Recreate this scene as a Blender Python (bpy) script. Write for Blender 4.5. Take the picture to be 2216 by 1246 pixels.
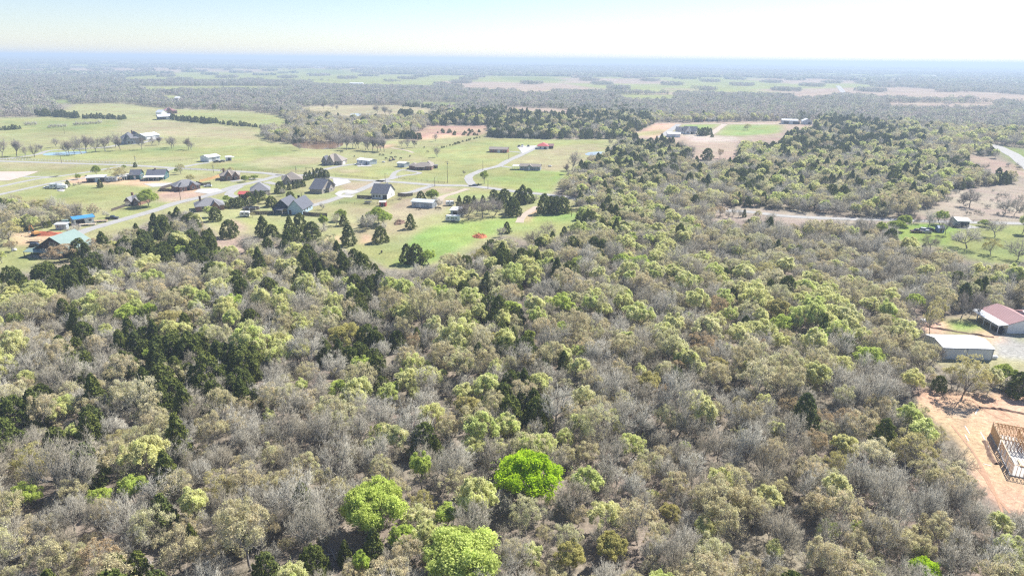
import bpy, math, random
import numpy as np
from mathutils import Matrix, Vector
from mathutils.geometry import tessellate_polygon
R = math.radians
rng = np.random.default_rng(7)
random.seed(7)
for o in list(bpy.data.objects): bpy.data.objects.remove(o)
sc = bpy.context.scene
C = sc.collection

# ------------------------------------------------------------------ camera, sky, sun, exposure
CAM_H, F_PX, W_PX, H_PX = 75.0, 1460.0, 2216.0, 1246.0
PITCH, ROLL = math.atan(494.0 / F_PX), 0.0092
cam_d = bpy.data.cameras.new('camera'); cam = bpy.data.objects.new('camera', cam_d); C.objects.link(cam)
cam_d.sensor_width = 36.0; cam_d.lens = 36.0 * F_PX / W_PX; cam_d.clip_start = 1.0; cam_d.clip_end = 90000.0
fwd = Vector((0, math.cos(PITCH), -math.sin(PITCH)))
r0 = Vector((1, 0, 0)); u0 = Vector((0, math.sin(PITCH), math.cos(PITCH)))
rt = math.cos(ROLL) * r0 + math.sin(ROLL) * u0
up = -math.sin(ROLL) * r0 + math.cos(ROLL) * u0
cam.matrix_world = Matrix(((rt.x, up.x, -fwd.x, 0), (rt.y, up.y, -fwd.y, 0), (rt.z, up.z, -fwd.z, CAM_H), (0, 0, 0, 1)))
sc.camera = cam

SUN_EL, SUN_DIR = R(45), Vector((0.74, 0.67, 0)).normalized()      # the sun stands ahead and to the right
world = bpy.data.worlds.new('World'); sc.world = world; world.use_nodes = True
wn = world.node_tree; wn.nodes.clear()
sky = wn.nodes.new('ShaderNodeTexSky'); sky.sky_type = 'NISHITA'; sky.sun_disc = False
sky.sun_elevation = SUN_EL; sky.sun_rotation = math.atan2(SUN_DIR.x, SUN_DIR.y)
sky.air_density = 1.0; sky.dust_density = 0.15; sky.ozone_density = 1.6; sky.altitude = 300
bg = wn.nodes.new('ShaderNodeBackground'); bg.inputs['Strength'].default_value = 0.073
wo = wn.nodes.new('ShaderNodeOutputWorld')
tint = wn.nodes.new('ShaderNodeMix'); tint.data_type = 'RGBA'; tint.blend_type = 'MULTIPLY'; tint.inputs[0].default_value = 1.0; tint.inputs[7].default_value = (.95, .955, 1.07, 1)
wn.links.new(sky.outputs[0], tint.inputs[6]); wn.links.new(tint.outputs[2], bg.inputs['Color']); wn.links.new(bg.outputs[0], wo.inputs['Surface'])
sd = bpy.data.lights.new('sun', 'SUN'); sd.energy = 5.0; sd.angle = R(0.53); sd.color = (1.0, 0.965, 0.91)
sun = bpy.data.objects.new('sun', sd); C.objects.link(sun)
sdir = Vector((SUN_DIR.x * math.cos(SUN_EL), SUN_DIR.y * math.cos(SUN_EL), math.sin(SUN_EL)))
sun.rotation_euler = sdir.to_track_quat('Z', 'Y').to_euler(); sun.location = (0, 0, 200)
vs = sc.view_settings; vs.view_transform = 'Standard'; vs.look = 'None'; vs.gamma = 1.0; vs.use_curve_mapping = False
vs.exposure = 1.0
sc.render.engine = 'CYCLES'
cy = sc.cycles; cy.max_bounces = 5; cy.diffuse_bounces = 3; cy.glossy_bounces = 2; cy.transmission_bounces = 3
cy.volume_bounces = 0; cy.transparent_max_bounces = 4; cy.use_denoising = False
try: cy.denoiser = 'OPENIMAGEDENOISE'; cy.denoising_input_passes = 'RGB_ALBEDO_NORMAL'
except Exception: pass
cy.caustics_reflective = False; cy.caustics_refractive = False
cy.sample_clamp_indirect = 4.0
sc.render.filter_size if hasattr(sc.render, 'filter_size') else None
cy.pixel_filter_type = 'BLACKMAN_HARRIS'; cy.filter_width = 1.3
HAZE_DENSITY = 1.0 / 3800.0

# ------------------------------------------------------------------ pixel <-> ground
def terrain(x, y):
    """height of the land: level round the village, low swells and ridges from 1.5 km on"""
    x = np.asarray(x, float); y = np.asarray(y, float)
    d = np.hypot(x, y); k = np.clip((d - 1500) / 4500, 0, 1) ** 1.3
    n = (np.sin(x / 900 + 1.3) * np.cos(y / 1150 + .4) + .7 * np.sin((x * .6 + y) / 640 + 2.1) + .5 * np.sin((x - y * .8) / 410 + .7)
         + .35 * np.sin((x * 1.3 + y * .4) / 230))
    h = k * (n * 7 + 3)
    az = np.degrees(np.arctan2(x, y))
    ridge = np.clip((-8 - az) / 22, 0, 1)
    h = h + ridge * 34 * np.exp(-((d - 14000) / 5200.) ** 2) * (1 + .18 * np.sin(az * .9))
    h = h + 13 * np.exp(-((d - 19000) / 5000.) ** 2) * (1 + .4 * np.sin(az * .31 + 1))
    return h
def ray(px, py):
    px = np.asarray(px, float); py = np.asarray(py, float)
    a = (px - W_PX / 2) / F_PX; b = -(py - H_PX / 2) / F_PX
    return np.stack([fwd[i] + a * rt[i] + b * up[i] for i in range(3)], -1)
def ground(px, py, z=0.0):
    d = ray(px, py); t = (z - CAM_H) / d[..., 2]
    p = d * t[..., None]
    return p[..., 0], p[..., 1]
def gp(px, py, z=0.0):
    x, y = ground(px, py, z); return Vector((float(x), float(y), 0.0))
def project(x, y, z=0.0):
    x = np.asarray(x, float); y = np.asarray(y, float); z = np.asarray(z, float) - CAM_H
    f = x * fwd[0] + y * fwd[1] + z * fwd[2]; a = x * rt[0] + y * rt[1] + z * rt[2]; b = x * up[0] + y * up[1] + z * up[2]
    f = np.where(f < 1, 1, f)
    return W_PX / 2 + F_PX * a / f, H_PX / 2 - F_PX * b / f
def slant(px, py):                                                   # depth along the view axis: metres per pixel = slant / F
    x, y = ground(px, py); return float(x * fwd[0] + y * fwd[1] - CAM_H * fwd[2])
def inside(px, py, poly):
    poly = np.asarray(poly, float); n = len(poly); c = np.zeros(np.shape(px), bool); j = n - 1
    for i in range(n):
        xi, yi = poly[i]; xj, yj = poly[j]
        if yi != yj:
            m = ((yi > py) != (yj > py)) & (px < (xj - xi) * (py - yi) / (yj - yi) + xi)
            c ^= m
        j = i
    return c

# ------------------------------------------------------------------ tags
def tag(o, label=None, cat=None, group=None, kind=None):
    if label: o['label'] = label
    if cat: o['category'] = cat
    if group: o['group'] = group
    if kind: o['kind'] = kind
    return o
def thing(name, label, cat, loc=(0, 0, 0), rz=0.0, group=None, scale=None):
    o = bpy.data.objects.new(name, None); C.objects.link(o); o.location = loc; o.rotation_euler = (0, 0, rz)
    o.empty_display_size = .5
    if scale is not None: o.scale = scale
    return tag(o, label, cat, group)

# ------------------------------------------------------------------ materials
def mat_new(name):
    m = bpy.data.materials.new(name); m.use_nodes = True; nt = m.node_tree; nt.nodes.clear()
    return m, nt, nt.nodes, nt.links
def surf(name, col, col2=None, scale=1.0, rough=.8, bump=.0, metal=0.0, stretch=(1, 1, 1), spec=.3):
    m, nt, N, L = mat_new(name)
    out = N.new('ShaderNodeOutputMaterial'); b = N.new('ShaderNodeBsdfPrincipled'); L.new(b.outputs[0], out.inputs[0])
    b.inputs['Roughness'].default_value = rough; b.inputs['Metallic'].default_value = metal
    b.inputs['Specular IOR Level'].default_value = spec
    tc = N.new('ShaderNodeTexCoord'); mp = N.new('ShaderNodeMapping'); mp.inputs['Scale'].default_value = stretch
    L.new(tc.outputs['Object'], mp.inputs[0])
    nz = N.new('ShaderNodeTexNoise'); nz.inputs['Scale'].default_value = scale; nz.inputs['Detail'].default_value = 5
    L.new(mp.outputs[0], nz.inputs['Vector'])
    rp = N.new('ShaderNodeValToRGB'); rp.color_ramp.elements[0].position = .3; rp.color_ramp.elements[1].position = .7
    c2 = col2 or tuple(c * .78 for c in col)
    rp.color_ramp.elements[0].color = (*c2, 1); rp.color_ramp.elements[1].color = (*col, 1)
    L.new(nz.outputs['Fac'], rp.inputs[0]); L.new(rp.outputs[0], b.inputs['Base Color'])
    if bump:
        bp = N.new('ShaderNodeBump'); bp.inputs['Strength'].default_value = bump; bp.inputs['Distance'].default_value = .05
        L.new(nz.outputs['Fac'], bp.inputs['Height']); L.new(bp.outputs[0], b.inputs['Normal'])
    return m
def ribbed(name, col, col2=None, pitch=.45, rough=.45, axis=0, metal=0.0):
    """sheet metal or shingle courses: fine ribs as relief"""
    m = surf(name, col, col2, .35, rough, 0, metal)
    N, L = m.node_tree.nodes, m.node_tree.links
    b = [n for n in N if n.type == 'BSDF_PRINCIPLED'][0]
    tc = N.new('ShaderNodeTexCoord'); wv = N.new('ShaderNodeTexWave'); wv.bands_direction = 'XYZ'[axis]; wv.inputs['Scale'].default_value = .314 / pitch * 10 / 10
    L.new(tc.outputs['Object'], wv.inputs['Vector'])
    bp = N.new('ShaderNodeBump'); bp.inputs['Strength'].default_value = .35; bp.inputs['Distance'].default_value = .03
    L.new(wv.outputs['Fac'], bp.inputs['Height']); L.new(bp.outputs[0], b.inputs['Normal'])
    return m
def foliage(name, stops, trans=.35, rough=.7, tone=.5, varied=True):
    """leaf material: colour picked per tree (object random) from stops, each clump shifted by its own tone"""
    m, nt, N, L = mat_new(name)
    out = N.new('ShaderNodeOutputMaterial')
    oi = N.new('ShaderNodeObjectInfo'); at = N.new('ShaderNodeAttribute'); at.attribute_name = 'tone'
    rp = N.new('ShaderNodeValToRGB'); els = rp.color_ramp.elements
    while len(els) > 1: els.remove(els[-1])
    for i, s in enumerate(stops):
        p = i / max(1, len(stops) - 1)
        e = els[0] if i == 0 else els.new(p)
        e.position = p; e.color = (*s, 1)
    ad = N.new('ShaderNodeMath'); ad.operation = 'MULTIPLY_ADD'; ad.inputs[1].default_value = tone
    L.new(at.outputs['Fac'], ad.inputs[0])
    if varied:
        sb = N.new('ShaderNodeMath'); sb.operation = 'SUBTRACT'; sb.inputs[1].default_value = tone * .5
        L.new(oi.outputs['Random'], sb.inputs[0]); L.new(sb.outputs[0], ad.inputs[2])
    else: ad.inputs[2].default_value = .5 - tone * .5
    L.new(ad.outputs[0], rp.inputs[0])
    hs = N.new('ShaderNodeHueSaturation')
    mr = N.new('ShaderNodeMapRange'); mr.inputs[3].default_value = .78; mr.inputs[4].default_value = 1.22
    L.new(at.outputs['Fac'], mr.inputs[0]); L.new(mr.outputs[0], hs.inputs['Value']); L.new(rp.outputs[0], hs.inputs['Color'])
    d = N.new('ShaderNodeBsdfDiffuse'); t = N.new('ShaderNodeBsdfTranslucent'); mx = N.new('ShaderNodeMixShader'); mx.inputs[0].default_value = trans
    L.new(hs.outputs[0], d.inputs['Color']); L.new(hs.outputs[0], t.inputs['Color'])
    L.new(d.outputs[0], mx.inputs[1]); L.new(t.outputs[0], mx.inputs[2]); L.new(mx.outputs[0], out.inputs[0])
    return m
M = {}
M['bark'] = foliage('bark', [(.17, .15, .13), (.26, .235, .21), (.36, .34, .31)], 0, tone=.1)
M['twig'] = foliage('twig', [(.32, .28, .205), (.39, .355, .275), (.48, .455, .38), (.37, .335, .26), (.55, .525, .44)], .0, tone=.15)
M['darktwig'] = foliage('darktwig', [(.19, .155, .125), (.25, .215, .18), (.31, .28, .245)], .0, tone=.15)
M['paletwig'] = foliage('paletwig', [(.46, .41, .37), (.52, .47, .43)], .0, tone=.15)
M['bud'] = foliage('bud', [(.62, .54, .33), (.66, .62, .35), (.66, .55, .35), (.60, .60, .32), (.74, .68, .44)], .4, tone=.3)
M['pale_leaf'] = foliage('pale_leaf', [(.77, .74, .37), (.71, .73, .34), (.79, .76, .43), (.62, .69, .24), (.79, .76, .47)], .5, tone=.3)
M['yellow_green_leaf'] = foliage('yellow_green_leaf', [(.54, .62, .15), (.62, .69, .22), (.48, .59, .12)], .45, tone=.4)
M['lime_leaf'] = foliage('lime_leaf', [(.38, .56, .025), (.52, .68, .05)], .45, tone=.8, varied=False)
M['green_leaf'] = foliage('green_leaf', [(.36, .43, .09), (.46, .52, .13)], .4, tone=.4)
M['tan_bud'] = foliage('tan_bud', [(.52, .38, .22), (.55, .44, .26)], .4, tone=.4)
M['yellow_bud'] = foliage('yellow_bud', [(.52, .48, .18), (.58, .52, .24)], .45, tone=.4)
M['cedar'] = foliage('cedar', [(.135, .165, .045), (.155, .18, .052), (.20, .22, .055), (.14, .17, .06)], .22, tone=.5)
M['ridge_mix'] = foliage('ridge_mix', [(.40, .35, .33), (.54, .47, .37), (.38, .35, .36), (.54, .55, .31), (.34, .31, .32), (.20, .23, .17), (.50, .45, .40), (.44, .49, .28)], .35, tone=.25)
M['white_metal'] = ribbed('white_metal', (.78, .79, .80), (.70, .71, .73), .9)
M['grey_metal'] = ribbed('grey_metal', (.42, .46, .50), (.36, .40, .44), .9)
M['pale_metal'] = ribbed('pale_metal', (.60, .62, .63), (.52, .55, .57), .9)
M['green_roof'] = ribbed('green_roof', (.225, .30, .265), (.20, .27, .24), .6)
M['blue_roof'] = ribbed('blue_roof', (.07, .28, .55), (.06, .24, .48), .6)
M['red_roof'] = ribbed('red_roof', (.55, .12, .10), (.46, .10, .09), .6)
M['maroon_roof'] = ribbed('maroon_roof', (.36, .20, .19), (.31, .17, .16), .5)
M['slate'] = surf('slate', (.135, .14, .165), (.09, .095, .115), 3.0, .85, .4, stretch=(1, 3, 3))
M['grey_shingle'] = surf('grey_shingle', (.26, .255, .26), (.19, .185, .19), 3.0, .85, .4, stretch=(1, 3, 3))
M['tan_shingle'] = surf('tan_shingle', (.30, .26, .22), (.23, .195, .165), 3.0, .85, .4, stretch=(1, 3, 3))
M['brick'] = surf('brick_wall', (.30, .18, .13), (.22, .12, .09), 6, .9, .3)
M['red_brick'] = surf('red_brick', (.36, .14, .09), (.26, .09, .06), 6, .9, .3)
M['stone'] = surf('stone_wall', (.36, .32, .27), (.25, .22, .19), 4, .9, .4)
M['white_wall'] = surf('white_wall', (.78, .77, .74), (.70, .69, .66), 1.2, .7)
M['grey_wall'] = surf('grey_wall', (.36, .38, .40), (.30, .32, .34), 1.2, .7)
M['blue_wall'] = surf('blue_wall', (.42, .54, .62), (.36, .48, .56), 1.2, .7)
M['teal_wall'] = surf('teal_wall', (.05, .13, .14), (.035, .09, .10), 1.2, .7)
M['navy_wall'] = surf('navy_wall', (.03, .05, .085), (.02, .035, .06), 1.2, .7)  # dark blue paint; also the painted shade of the blue gabled house's porch face
M['dark_wood'] = surf('dark_wood', (.10, .06, .045), (.06, .04, .03), 2.5, .85, .3, stretch=(1, 1, 4))
M['fence_wood'] = surf('fence_wood', (.15, .12, .10), (.09, .07, .06), 2, .9, .3, stretch=(3, 3, .5))
M['red_wall'] = surf('red_wall', (.30, .035, .04), (.22, .03, .03), 1.5, .7)
M['glass'] = surf('glass', (.04, .05, .06), (.03, .035, .04), 1, .12, spec=.6)
M['trim'] = surf('trim', (.75, .74, .71), (.68, .67, .64), 1, .6)
M['dark'] = surf('dark', (.03, .03, .033), (.02, .02, .022), 1, .7)
M['steel'] = surf('steel', (.25, .25, .25), (.18, .18, .18), 2, .5, metal=.3)
M['wood_pole'] = surf('wood_pole', (.20, .15, .11), (.13, .10, .07), 3, .9)
M['lumber'] = surf('lumber', (.62, .40, .20), (.50, .31, .15), 1.6, .75, stretch=(1, 1, 3))
M['pale_lumber'] = surf('pale_lumber', (.74, .58, .38), (.64, .48, .30), 1.6, .75)
M['plywood'] = surf('plywood', (.60, .42, .22), (.48, .32, .16), .9, .8)
M['wrap'] = surf('wrap', (.80, .79, .76), (.66, .64, .60), .8, .6)
M['concrete'] = surf('concrete', (.47, .45, .42), (.40, .385, .36), .3, .9, .1)
M['car_white'] = surf('car_white', (.80, .80, .80), (.74, .74, .74), .5, .25, spec=.5)
M['car_black'] = surf('car_black', (.03, .03, .035), (.02, .02, .025), .5, .25, spec=.5)
M['car_silver'] = surf('car_silver', (.50, .51, .52), (.45, .46, .47), .5, .3, metal=.4)
M['car_brown'] = surf('car_brown', (.16, .08, .05), (.12, .06, .04), .5, .3)
M['car_red'] = surf('car_red', (.45, .05, .04), (.38, .04, .03), .5, .3)
M['tyre'] = surf('tyre', (.02, .02, .02), (.015, .015, .015), 4, .9)
M['excavator'] = surf('excavator', (.62, .32, .10), (.5, .24, .08), 1, .5)
M['cow'] = surf('cow_hide', (.025, .02, .018), (.015, .012, .01), 2, .8)
M['red_earth'] = surf('red_earth', (.42, .12, .06), (.30, .09, .05), .5, .95, .6)
M['brush_pile'] = surf('brush_pile', (.26, .17, .12), (.16, .10, .07), 1.5, .95, .6)
M['orange_pile'] = surf('orange_pile', (.55, .20, .09), (.40, .13, .06), 1.5, .95, .6)
M['tarp'] = surf('tarp', (.10, .20, .36), (.08, .16, .30), 1, .5)

# ------------------------------------------------------------------ mesh arrays
class Geo:
    """collects vertices, faces, material index and a per-vertex tone"""
    def __init__(s): s.v = []; s.t = []; s.f = []; s.m = []; s.n = 0
    def add(s, v, faces, mat=0, tone=.5):
        v = np.asarray(v, float).reshape(-1, 3); faces = np.asarray(faces, int)
        s.v.append(v); s.t.append(np.full(len(v), tone) if np.isscalar(tone) else np.asarray(tone, float))
        s.f.append(faces + s.n); s.m.append(mat); s.n += len(v)
    def join(s, o, mshift=0):
        for v, t, f, m in zip(o.v, o.t, o.f, o.m): pass
        base = s.n
        s.v += o.v; s.t += o.t; s.f += [f + base for f in o.f]; s.m += [m + mshift for m in o.m]; s.n += o.n
    def mesh(s, name, mats, extra=None, flat=False):
        me = bpy.data.meshes.new(name)
        V = np.concatenate(s.v) if s.v else np.zeros((0, 3)); T = np.concatenate(s.t) if s.t else np.zeros(0)
        F = [f for f in s.f if len(f)]; MI = [m for f, m in zip(s.f, s.m) if len(f)]
        nv = len(V)
        if extra is not None: V = np.concatenate([V, extra['co']]); T = np.concatenate([T, np.zeros(len(extra['co']))])
        me.vertices.add(len(V)); me.vertices.foreach_set('co', V.astype(np.float32).ravel())
        loops = np.concatenate([f.ravel() for f in F]) if F else np.zeros(0, int)
        sizes = np.concatenate([np.full(len(f), f.shape[1]) for f in F]) if F else np.zeros(0, int)
        mi = np.concatenate([np.full(len(f), m) for f, m in zip(F, MI)]) if F else np.zeros(0, int)
        me.loops.add(len(loops)); me.loops.foreach_set('vertex_index', loops.astype(np.int32))
        me.polygons.add(len(sizes)); st = np.concatenate([[0], np.cumsum(sizes)[:-1]]) if len(sizes) else sizes
        me.polygons.foreach_set('loop_start', st.astype(np.int32)); 
        me.polygons.foreach_set('material_index', mi.astype(np.int32))
        if flat: me.attributes.new('sharp_face', 'BOOLEAN', 'FACE').data.foreach_set('value', np.ones(len(sizes), bool))
        me.update(calc_edges=True)
        a = me.attributes.new('tone', 'FLOAT', 'POINT'); a.data.foreach_set('value', T.astype(np.float32))
        for m in mats: me.materials.append(m)
        return me
    def build(s, name, mats, parent=None, loc=None):
        if not isinstance(mats, (list, tuple)): mats = [mats]
        return link(name, s.mesh(name, mats, None, True), parent, loc)
def link(name, me, parent=None, loc=None):
    o = bpy.data.objects.new(name, me); C.objects.link(o); o.parent = parent
    if loc is not None: o.location = loc
    return o
BOXF = np.array([[0, 3, 2, 1], [4, 5, 6, 7], [0, 1, 5, 4], [1, 2, 6, 5], [2, 3, 7, 6], [3, 0, 4, 7]])
def box(g, x0, x1, y0, y1, z0, z1, mat=0):
    g.add([(x0, y0, z0), (x1, y0, z0), (x1, y1, z0), (x0, y1, z0), (x0, y0, z1), (x1, y0, z1), (x1, y1, z1), (x0, y1, z1)], BOXF, mat)
def hexa(g, pts, mat=0): g.add(pts, BOXF, mat)
def tube(g, pts, rad, k=4, mat=0, tone=.5, cap=False):
    P = np.asarray(pts, float); n = len(P); T = np.gradient(P, axis=0) if n > 1 else P
    T /= np.linalg.norm(T, axis=1)[:, None] + 1e-9
    ref = np.where(np.abs(T[:, 2:3]) > .9, np.array([[1., 0, 0]]), np.array([[0, 0, 1.]]))
    A = np.cross(T, ref); A /= np.linalg.norm(A, axis=1)[:, None] + 1e-9; B = np.cross(T, A)
    an = np.arange(k) * 2 * math.pi / k
    ring = P[:, None] + (A[:, None] * np.cos(an)[None, :, None] + B[:, None] * np.sin(an)[None, :, None]) * np.asarray(rad, float)[:, None, None]
    f = []
    for i in range(n - 1):
        for j in range(k):
            a = i * k + j; b = i * k + (j + 1) % k; f.append((a, b, b + k, a + k))
    g.add(ring.reshape(-1, 3), f, mat, tone)
    if cap:
        g.add(ring[-1], [tuple(range(k))], mat, tone); g.add(ring[0], [tuple(range(k))[::-1]], mat, tone)
def lathe(g, prof, k=12, mat=0, cx=0, cy=0, close=True):
    an = np.arange(k) * 2 * math.pi / k; v = []; f = []
    for r, z in prof: v += [(cx + r * math.cos(a), cy + r * math.sin(a), z) for a in an]
    for i in range(len(prof) - 1):
        for j in range(k): a = i * k + j; b = i * k + (j + 1) % k; f.append((a, b, b + k, a + k))
    g.add(v, f, mat)
    if close: g.add([(cx + prof[-1][0] * math.cos(a), cy + prof[-1][0] * math.sin(a), prof[-1][1]) for a in an], [tuple(range(k))], mat)

# ------------------------------------------------------------------ trees
def unit(v): return v / (np.linalg.norm(v) + 1e-9)
def oak_skeleton(r, H=9.0, W=8.0, depth=5, trunk=.26, spread=48, upbias=.25, dead=0.0):
    """recursive limbs; returns branches [(pts, radii, level)] scaled to height H and crown width W"""
    out = []
    def grow(p, d, L, rad, lv):
        n = 4 if lv < 3 else 3
        pts = [p]; dd = d.copy()
        for i in range(n - 1):
            dd = unit(dd + r.normal(0, .16, 3) + np.array([0, 0, upbias * .22 if lv > 0 else .05]))
            pts.append(pts[-1] + dd * L / (n - 1))
        end = rad * (.72 if lv < depth else .3)
        out.append((np.array(pts), np.linspace(rad, end, n), lv))
        if lv >= depth: return
        nc = [int(r.integers(4, 6)), 4, 3, 3, 3, 2][lv]
        sp = R([spread, 40, 38, 38, 42, 45][lv])
        ph = r.uniform(0, 6.28)
        for c in range(nc):
            last = (c == 0 and lv > 0)
            a = ph + c * 6.283 / nc + r.normal(0, .35)
            s = abs(r.normal(.18, .1)) if last else sp * r.uniform(.7, 1.25)
            ref = np.array([1., 0, 0]) if abs(dd[2]) > .8 else np.array([0, 0, 1.])
            u = unit(np.cross(dd, ref)); w = np.cross(dd, u)
            nd = unit(dd * math.cos(s) + (u * math.cos(a) + w * math.sin(a)) * math.sin(s))
            if nd[2] < -.15: nd[2] *= -.4; nd = unit(nd)
            t = 1.0 if (last or lv == 0) else r.uniform(.45, 1.0)
            q = pts[-1] if t == 1.0 else pts[max(1, int(t * (n - 1)))]
            grow(np.array(q), nd, L * r.uniform(.62, .86), end * (.82 if last or lv == 0 else .62), lv + 1)
    grow(np.zeros(3), unit(np.array([r.normal(0, .07), r.normal(0, .07), 1.])), 2.4, .19, 0)
    allp = np.concatenate([b[0] for b in out]); top = np.percentile(allp[:, 2], 99.5)
    rr = np.percentile(np.hypot(allp[:, 0] - allp[:, 0].mean(), allp[:, 1] - allp[:, 1].mean()), 97)
    sz = H / top; sx = W / 2 / rr; z0 = out[0][0][-1, 2] * sz
    k = trunk * H / z0                                               # raise or lower the fork
    res = []
    for P, rad, lv in out:
        Q = P.copy(); Q[:, 0] *= sx; Q[:, 1] *= sx; Q[:, 2] *= sz
        z = Q[:, 2]; Q[:, 2] = np.where(z < z0, z * k, trunk * H + (z - z0) * (H - trunk * H) / max(.1, H - z0))
        res.append((Q, rad * (H / 9.0) ** .8, lv))
    return res
def add_limbs(g, sk, maxlv, mat=0):
    for P, rad, lv in sk:
        if lv <= maxlv: tube(g, P, rad * 1.35, 5 if lv <= 1 else 4 if lv == 2 else 3, mat, .5)
def add_twigs(g, sk, depth, r, n=3, L=.62, rad=.016, mat=0, minlv=None):
    tips = [b for b in sk if b[2] >= (depth - 1 if minlv is None else minlv)]
    starts, dirs = [], []
    for P, _, lv in tips:
        for k in range(n):
            i = r.integers(1, len(P)); d = unit(P[i] - P[i - 1])
            starts.append(P[i] + (P[i - 1] - P[i]) * r.uniform(0, .8)); dirs.append(unit(d + r.normal(0, .55, 3) + np.array([0, 0, .12])))
    S = np.array(starts); D = np.array(dirs); n_ = len(S)
    Ls = L * r.uniform(.5, 1.4, n_); ref = unit(np.array([.3, .5, .8]))
    A = np.cross(D, ref); A /= np.linalg.norm(A, axis=1)[:, None]; B = np.cross(D, A)
    v = np.empty((n_, 4, 3))
    for j in range(3):
        a = j * 2.0944; v[:, j] = S + (A * math.cos(a) + B * math.sin(a)) * rad
    v[:, 3] = S + D * Ls[:, None]
    base = np.arange(n_)[:, None] * 4
    f = np.concatenate([base + np.array([[a, b, 3]]) for a, b in ((0, 1), (1, 2), (2, 0))])
    tone = np.repeat(r.uniform(0, 1, n_), 4)
    g.add(v.reshape(-1, 3), f, mat, tone)
    return S + D * Ls[:, None]
def leaves(g, centres, r, per=5, size=.2, spreadr=.3, mat=0, tones=None, flat=.0, aspect=1.0, outward=None):
    n = len(centres); K = n * per
    c = np.repeat(centres, per, 0) + r.normal(0, spreadr * .55, (K, 3))
    nr = r.normal(0, 1, (K, 3)) + np.array([0, 0, flat])
    if outward is not None: nr += np.repeat(outward, per, 0) * 1.2
    nr /= np.linalg.norm(nr, axis=1)[:, None]
    u = np.cross(nr, r.normal(0, 1, (K, 3))); u /= np.linalg.norm(u, axis=1)[:, None] + 1e-9; w = np.cross(nr, u)
    s = size * r.uniform(.6, 1.35, K)[:, None] * .5
    u = u * s * aspect; w = w * s
    v = np.stack([c - u, c - w * .7, c + u, c + w * .7], 1)                    # a leaf-like rhomb
    base = np.arange(K)[:, None] * 4
    t = r.uniform(0, 1, n) if tones is None else tones
    tone = np.repeat(np.clip(np.repeat(t, per) + r.normal(0, .12, K), 0, 1), 4)
    g.add(v.reshape(-1, 3), base + np.arange(4)[None], mat, tone)
def tip_points(sk, depth):
    return np.array([P[-1] for P, _, lv in sk if lv >= depth])
def fill(pts, n, r, rad):                                            # extra clump centres round the tips
    i = r.integers(0, len(pts), n); return pts[i] + r.normal(0, rad, (n, 3))
def cedar_geo(r, H=7.5, W=4.6, n=420, point=.6, bare_foot=.03):
    """evergreen: small billows over an uneven cone, each a clump of short sprays"""
    g = Geo(); t = Geo()
    tube(t, [(0, 0, 0), (.03, .02, H * .45), (0, 0, H * .9)], [.16, .11, .03], 5, 0, .4)
    nl = 74; i = np.arange(nl) + .5; u = (i / nl) ** 1.15; a = i * 2.39996 + r.normal(0, .3, nl)
    prof = np.power(np.clip(1 - u, 0, 1), point) * np.clip(.62 + u * 3.5, 0, 1); rl = W * .115 * r.uniform(.7, 1.25, nl) * (.55 + .6 * (1 - u))
    rad = np.maximum(W / 2 * prof * r.uniform(.72, 1.12, nl) - rl * .6, 0)
    c = np.stack([rad * np.cos(a), rad * np.sin(a), H * (bare_foot + (.97 - bare_foot) * u)], 1)
    j = r.integers(0, nl, n * 3); o = np.stack([np.cos(a), np.sin(a), np.full(nl, .55)], 1)[j]
    d = r.normal(0, 1, (n * 3, 3)) + o * 1.0; d /= np.linalg.norm(d, axis=1)[:, None]
    p = c[j] + d * (rl[j] * r.uniform(.6, 1.06, n * 3))[:, None] * np.array([1, 1, 1.25])
    leaves(g, p, r, 4, .30, .16, 0, np.clip(r.uniform(.2, .8, nl)[j] + r.normal(0, .12, n * 3), 0, 1), .1, 1.2, d)
    for i_ in r.integers(0, nl, 20): tube(t, [(0, 0, c[i_, 2] * .8), tuple(c[i_])], [.05, .02], 3, 0, .3)
    return t, g
VAR = {}                                                              # kind -> list of dict(trunk mesh, crown mesh, geos, H, W)
def variant(kind, tg, cg, tm, cm, H, W):
    k = len(VAR.setdefault(kind, []))
    VAR[kind].append(dict(t=tg, c=cg, tm=tm, cm=cm, H=H, W=W, tmesh=tg.mesh('trunk', tm), cmesh=cg.mesh('crown', cm)))
def lobes(r, H, W, base, nl=20, n=900, lr=.26, inner=.7, sq=.8, keep=.76):
    """points on the billows of a domed crown: positions, outward directions, tone of the billow"""
    i = np.arange(nl) + .5; ct = 1 - 1.15 * i / nl; a = i * 2.39996 + r.uniform(0, 6) + r.normal(0, .25, nl); st = np.sqrt(1 - np.clip(ct, -1, 1) ** 2)
    hz = H * (1 - base) / 2; zc = H * base + hz; k = r.uniform(.62, 1.2, nl)
    c = np.stack([W / 2 * inner * st * np.cos(a) * k, W / 2 * inner * st * np.sin(a) * k, zc + hz * (1 - lr * .9) * ct * k - hz * .12], 1)
    rl = W * lr * r.uniform(.5, 1.2, nl)
    live = np.where(r.uniform(0, 1, nl) < keep)[0]; j = live[r.integers(0, len(live), n)]; d = r.normal(0, 1, (n, 3)) + unit(np.array([0, 0, 1.])) * .45; o = c[j] - np.array([0, 0, zc - hz * .3]); d += o / (np.linalg.norm(o, axis=1)[:, None] + 1e-9) * .8
    d /= np.linalg.norm(d, axis=1)[:, None]
    p = c[j] + d * (rl[j] * r.uniform(.78, 1.04, n))[:, None] * np.array([1, 1, sq])
    top = p[:, 2].max(); p[:, 2] *= H / top; rad = np.percentile(np.hypot(p[:, 0], p[:, 1]), 98); p[:, :2] *= W / 2 / rad
    return p, d, np.clip(r.uniform(.15, .85, nl)[j] + r.normal(0, .1, n), 0, 1)
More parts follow.
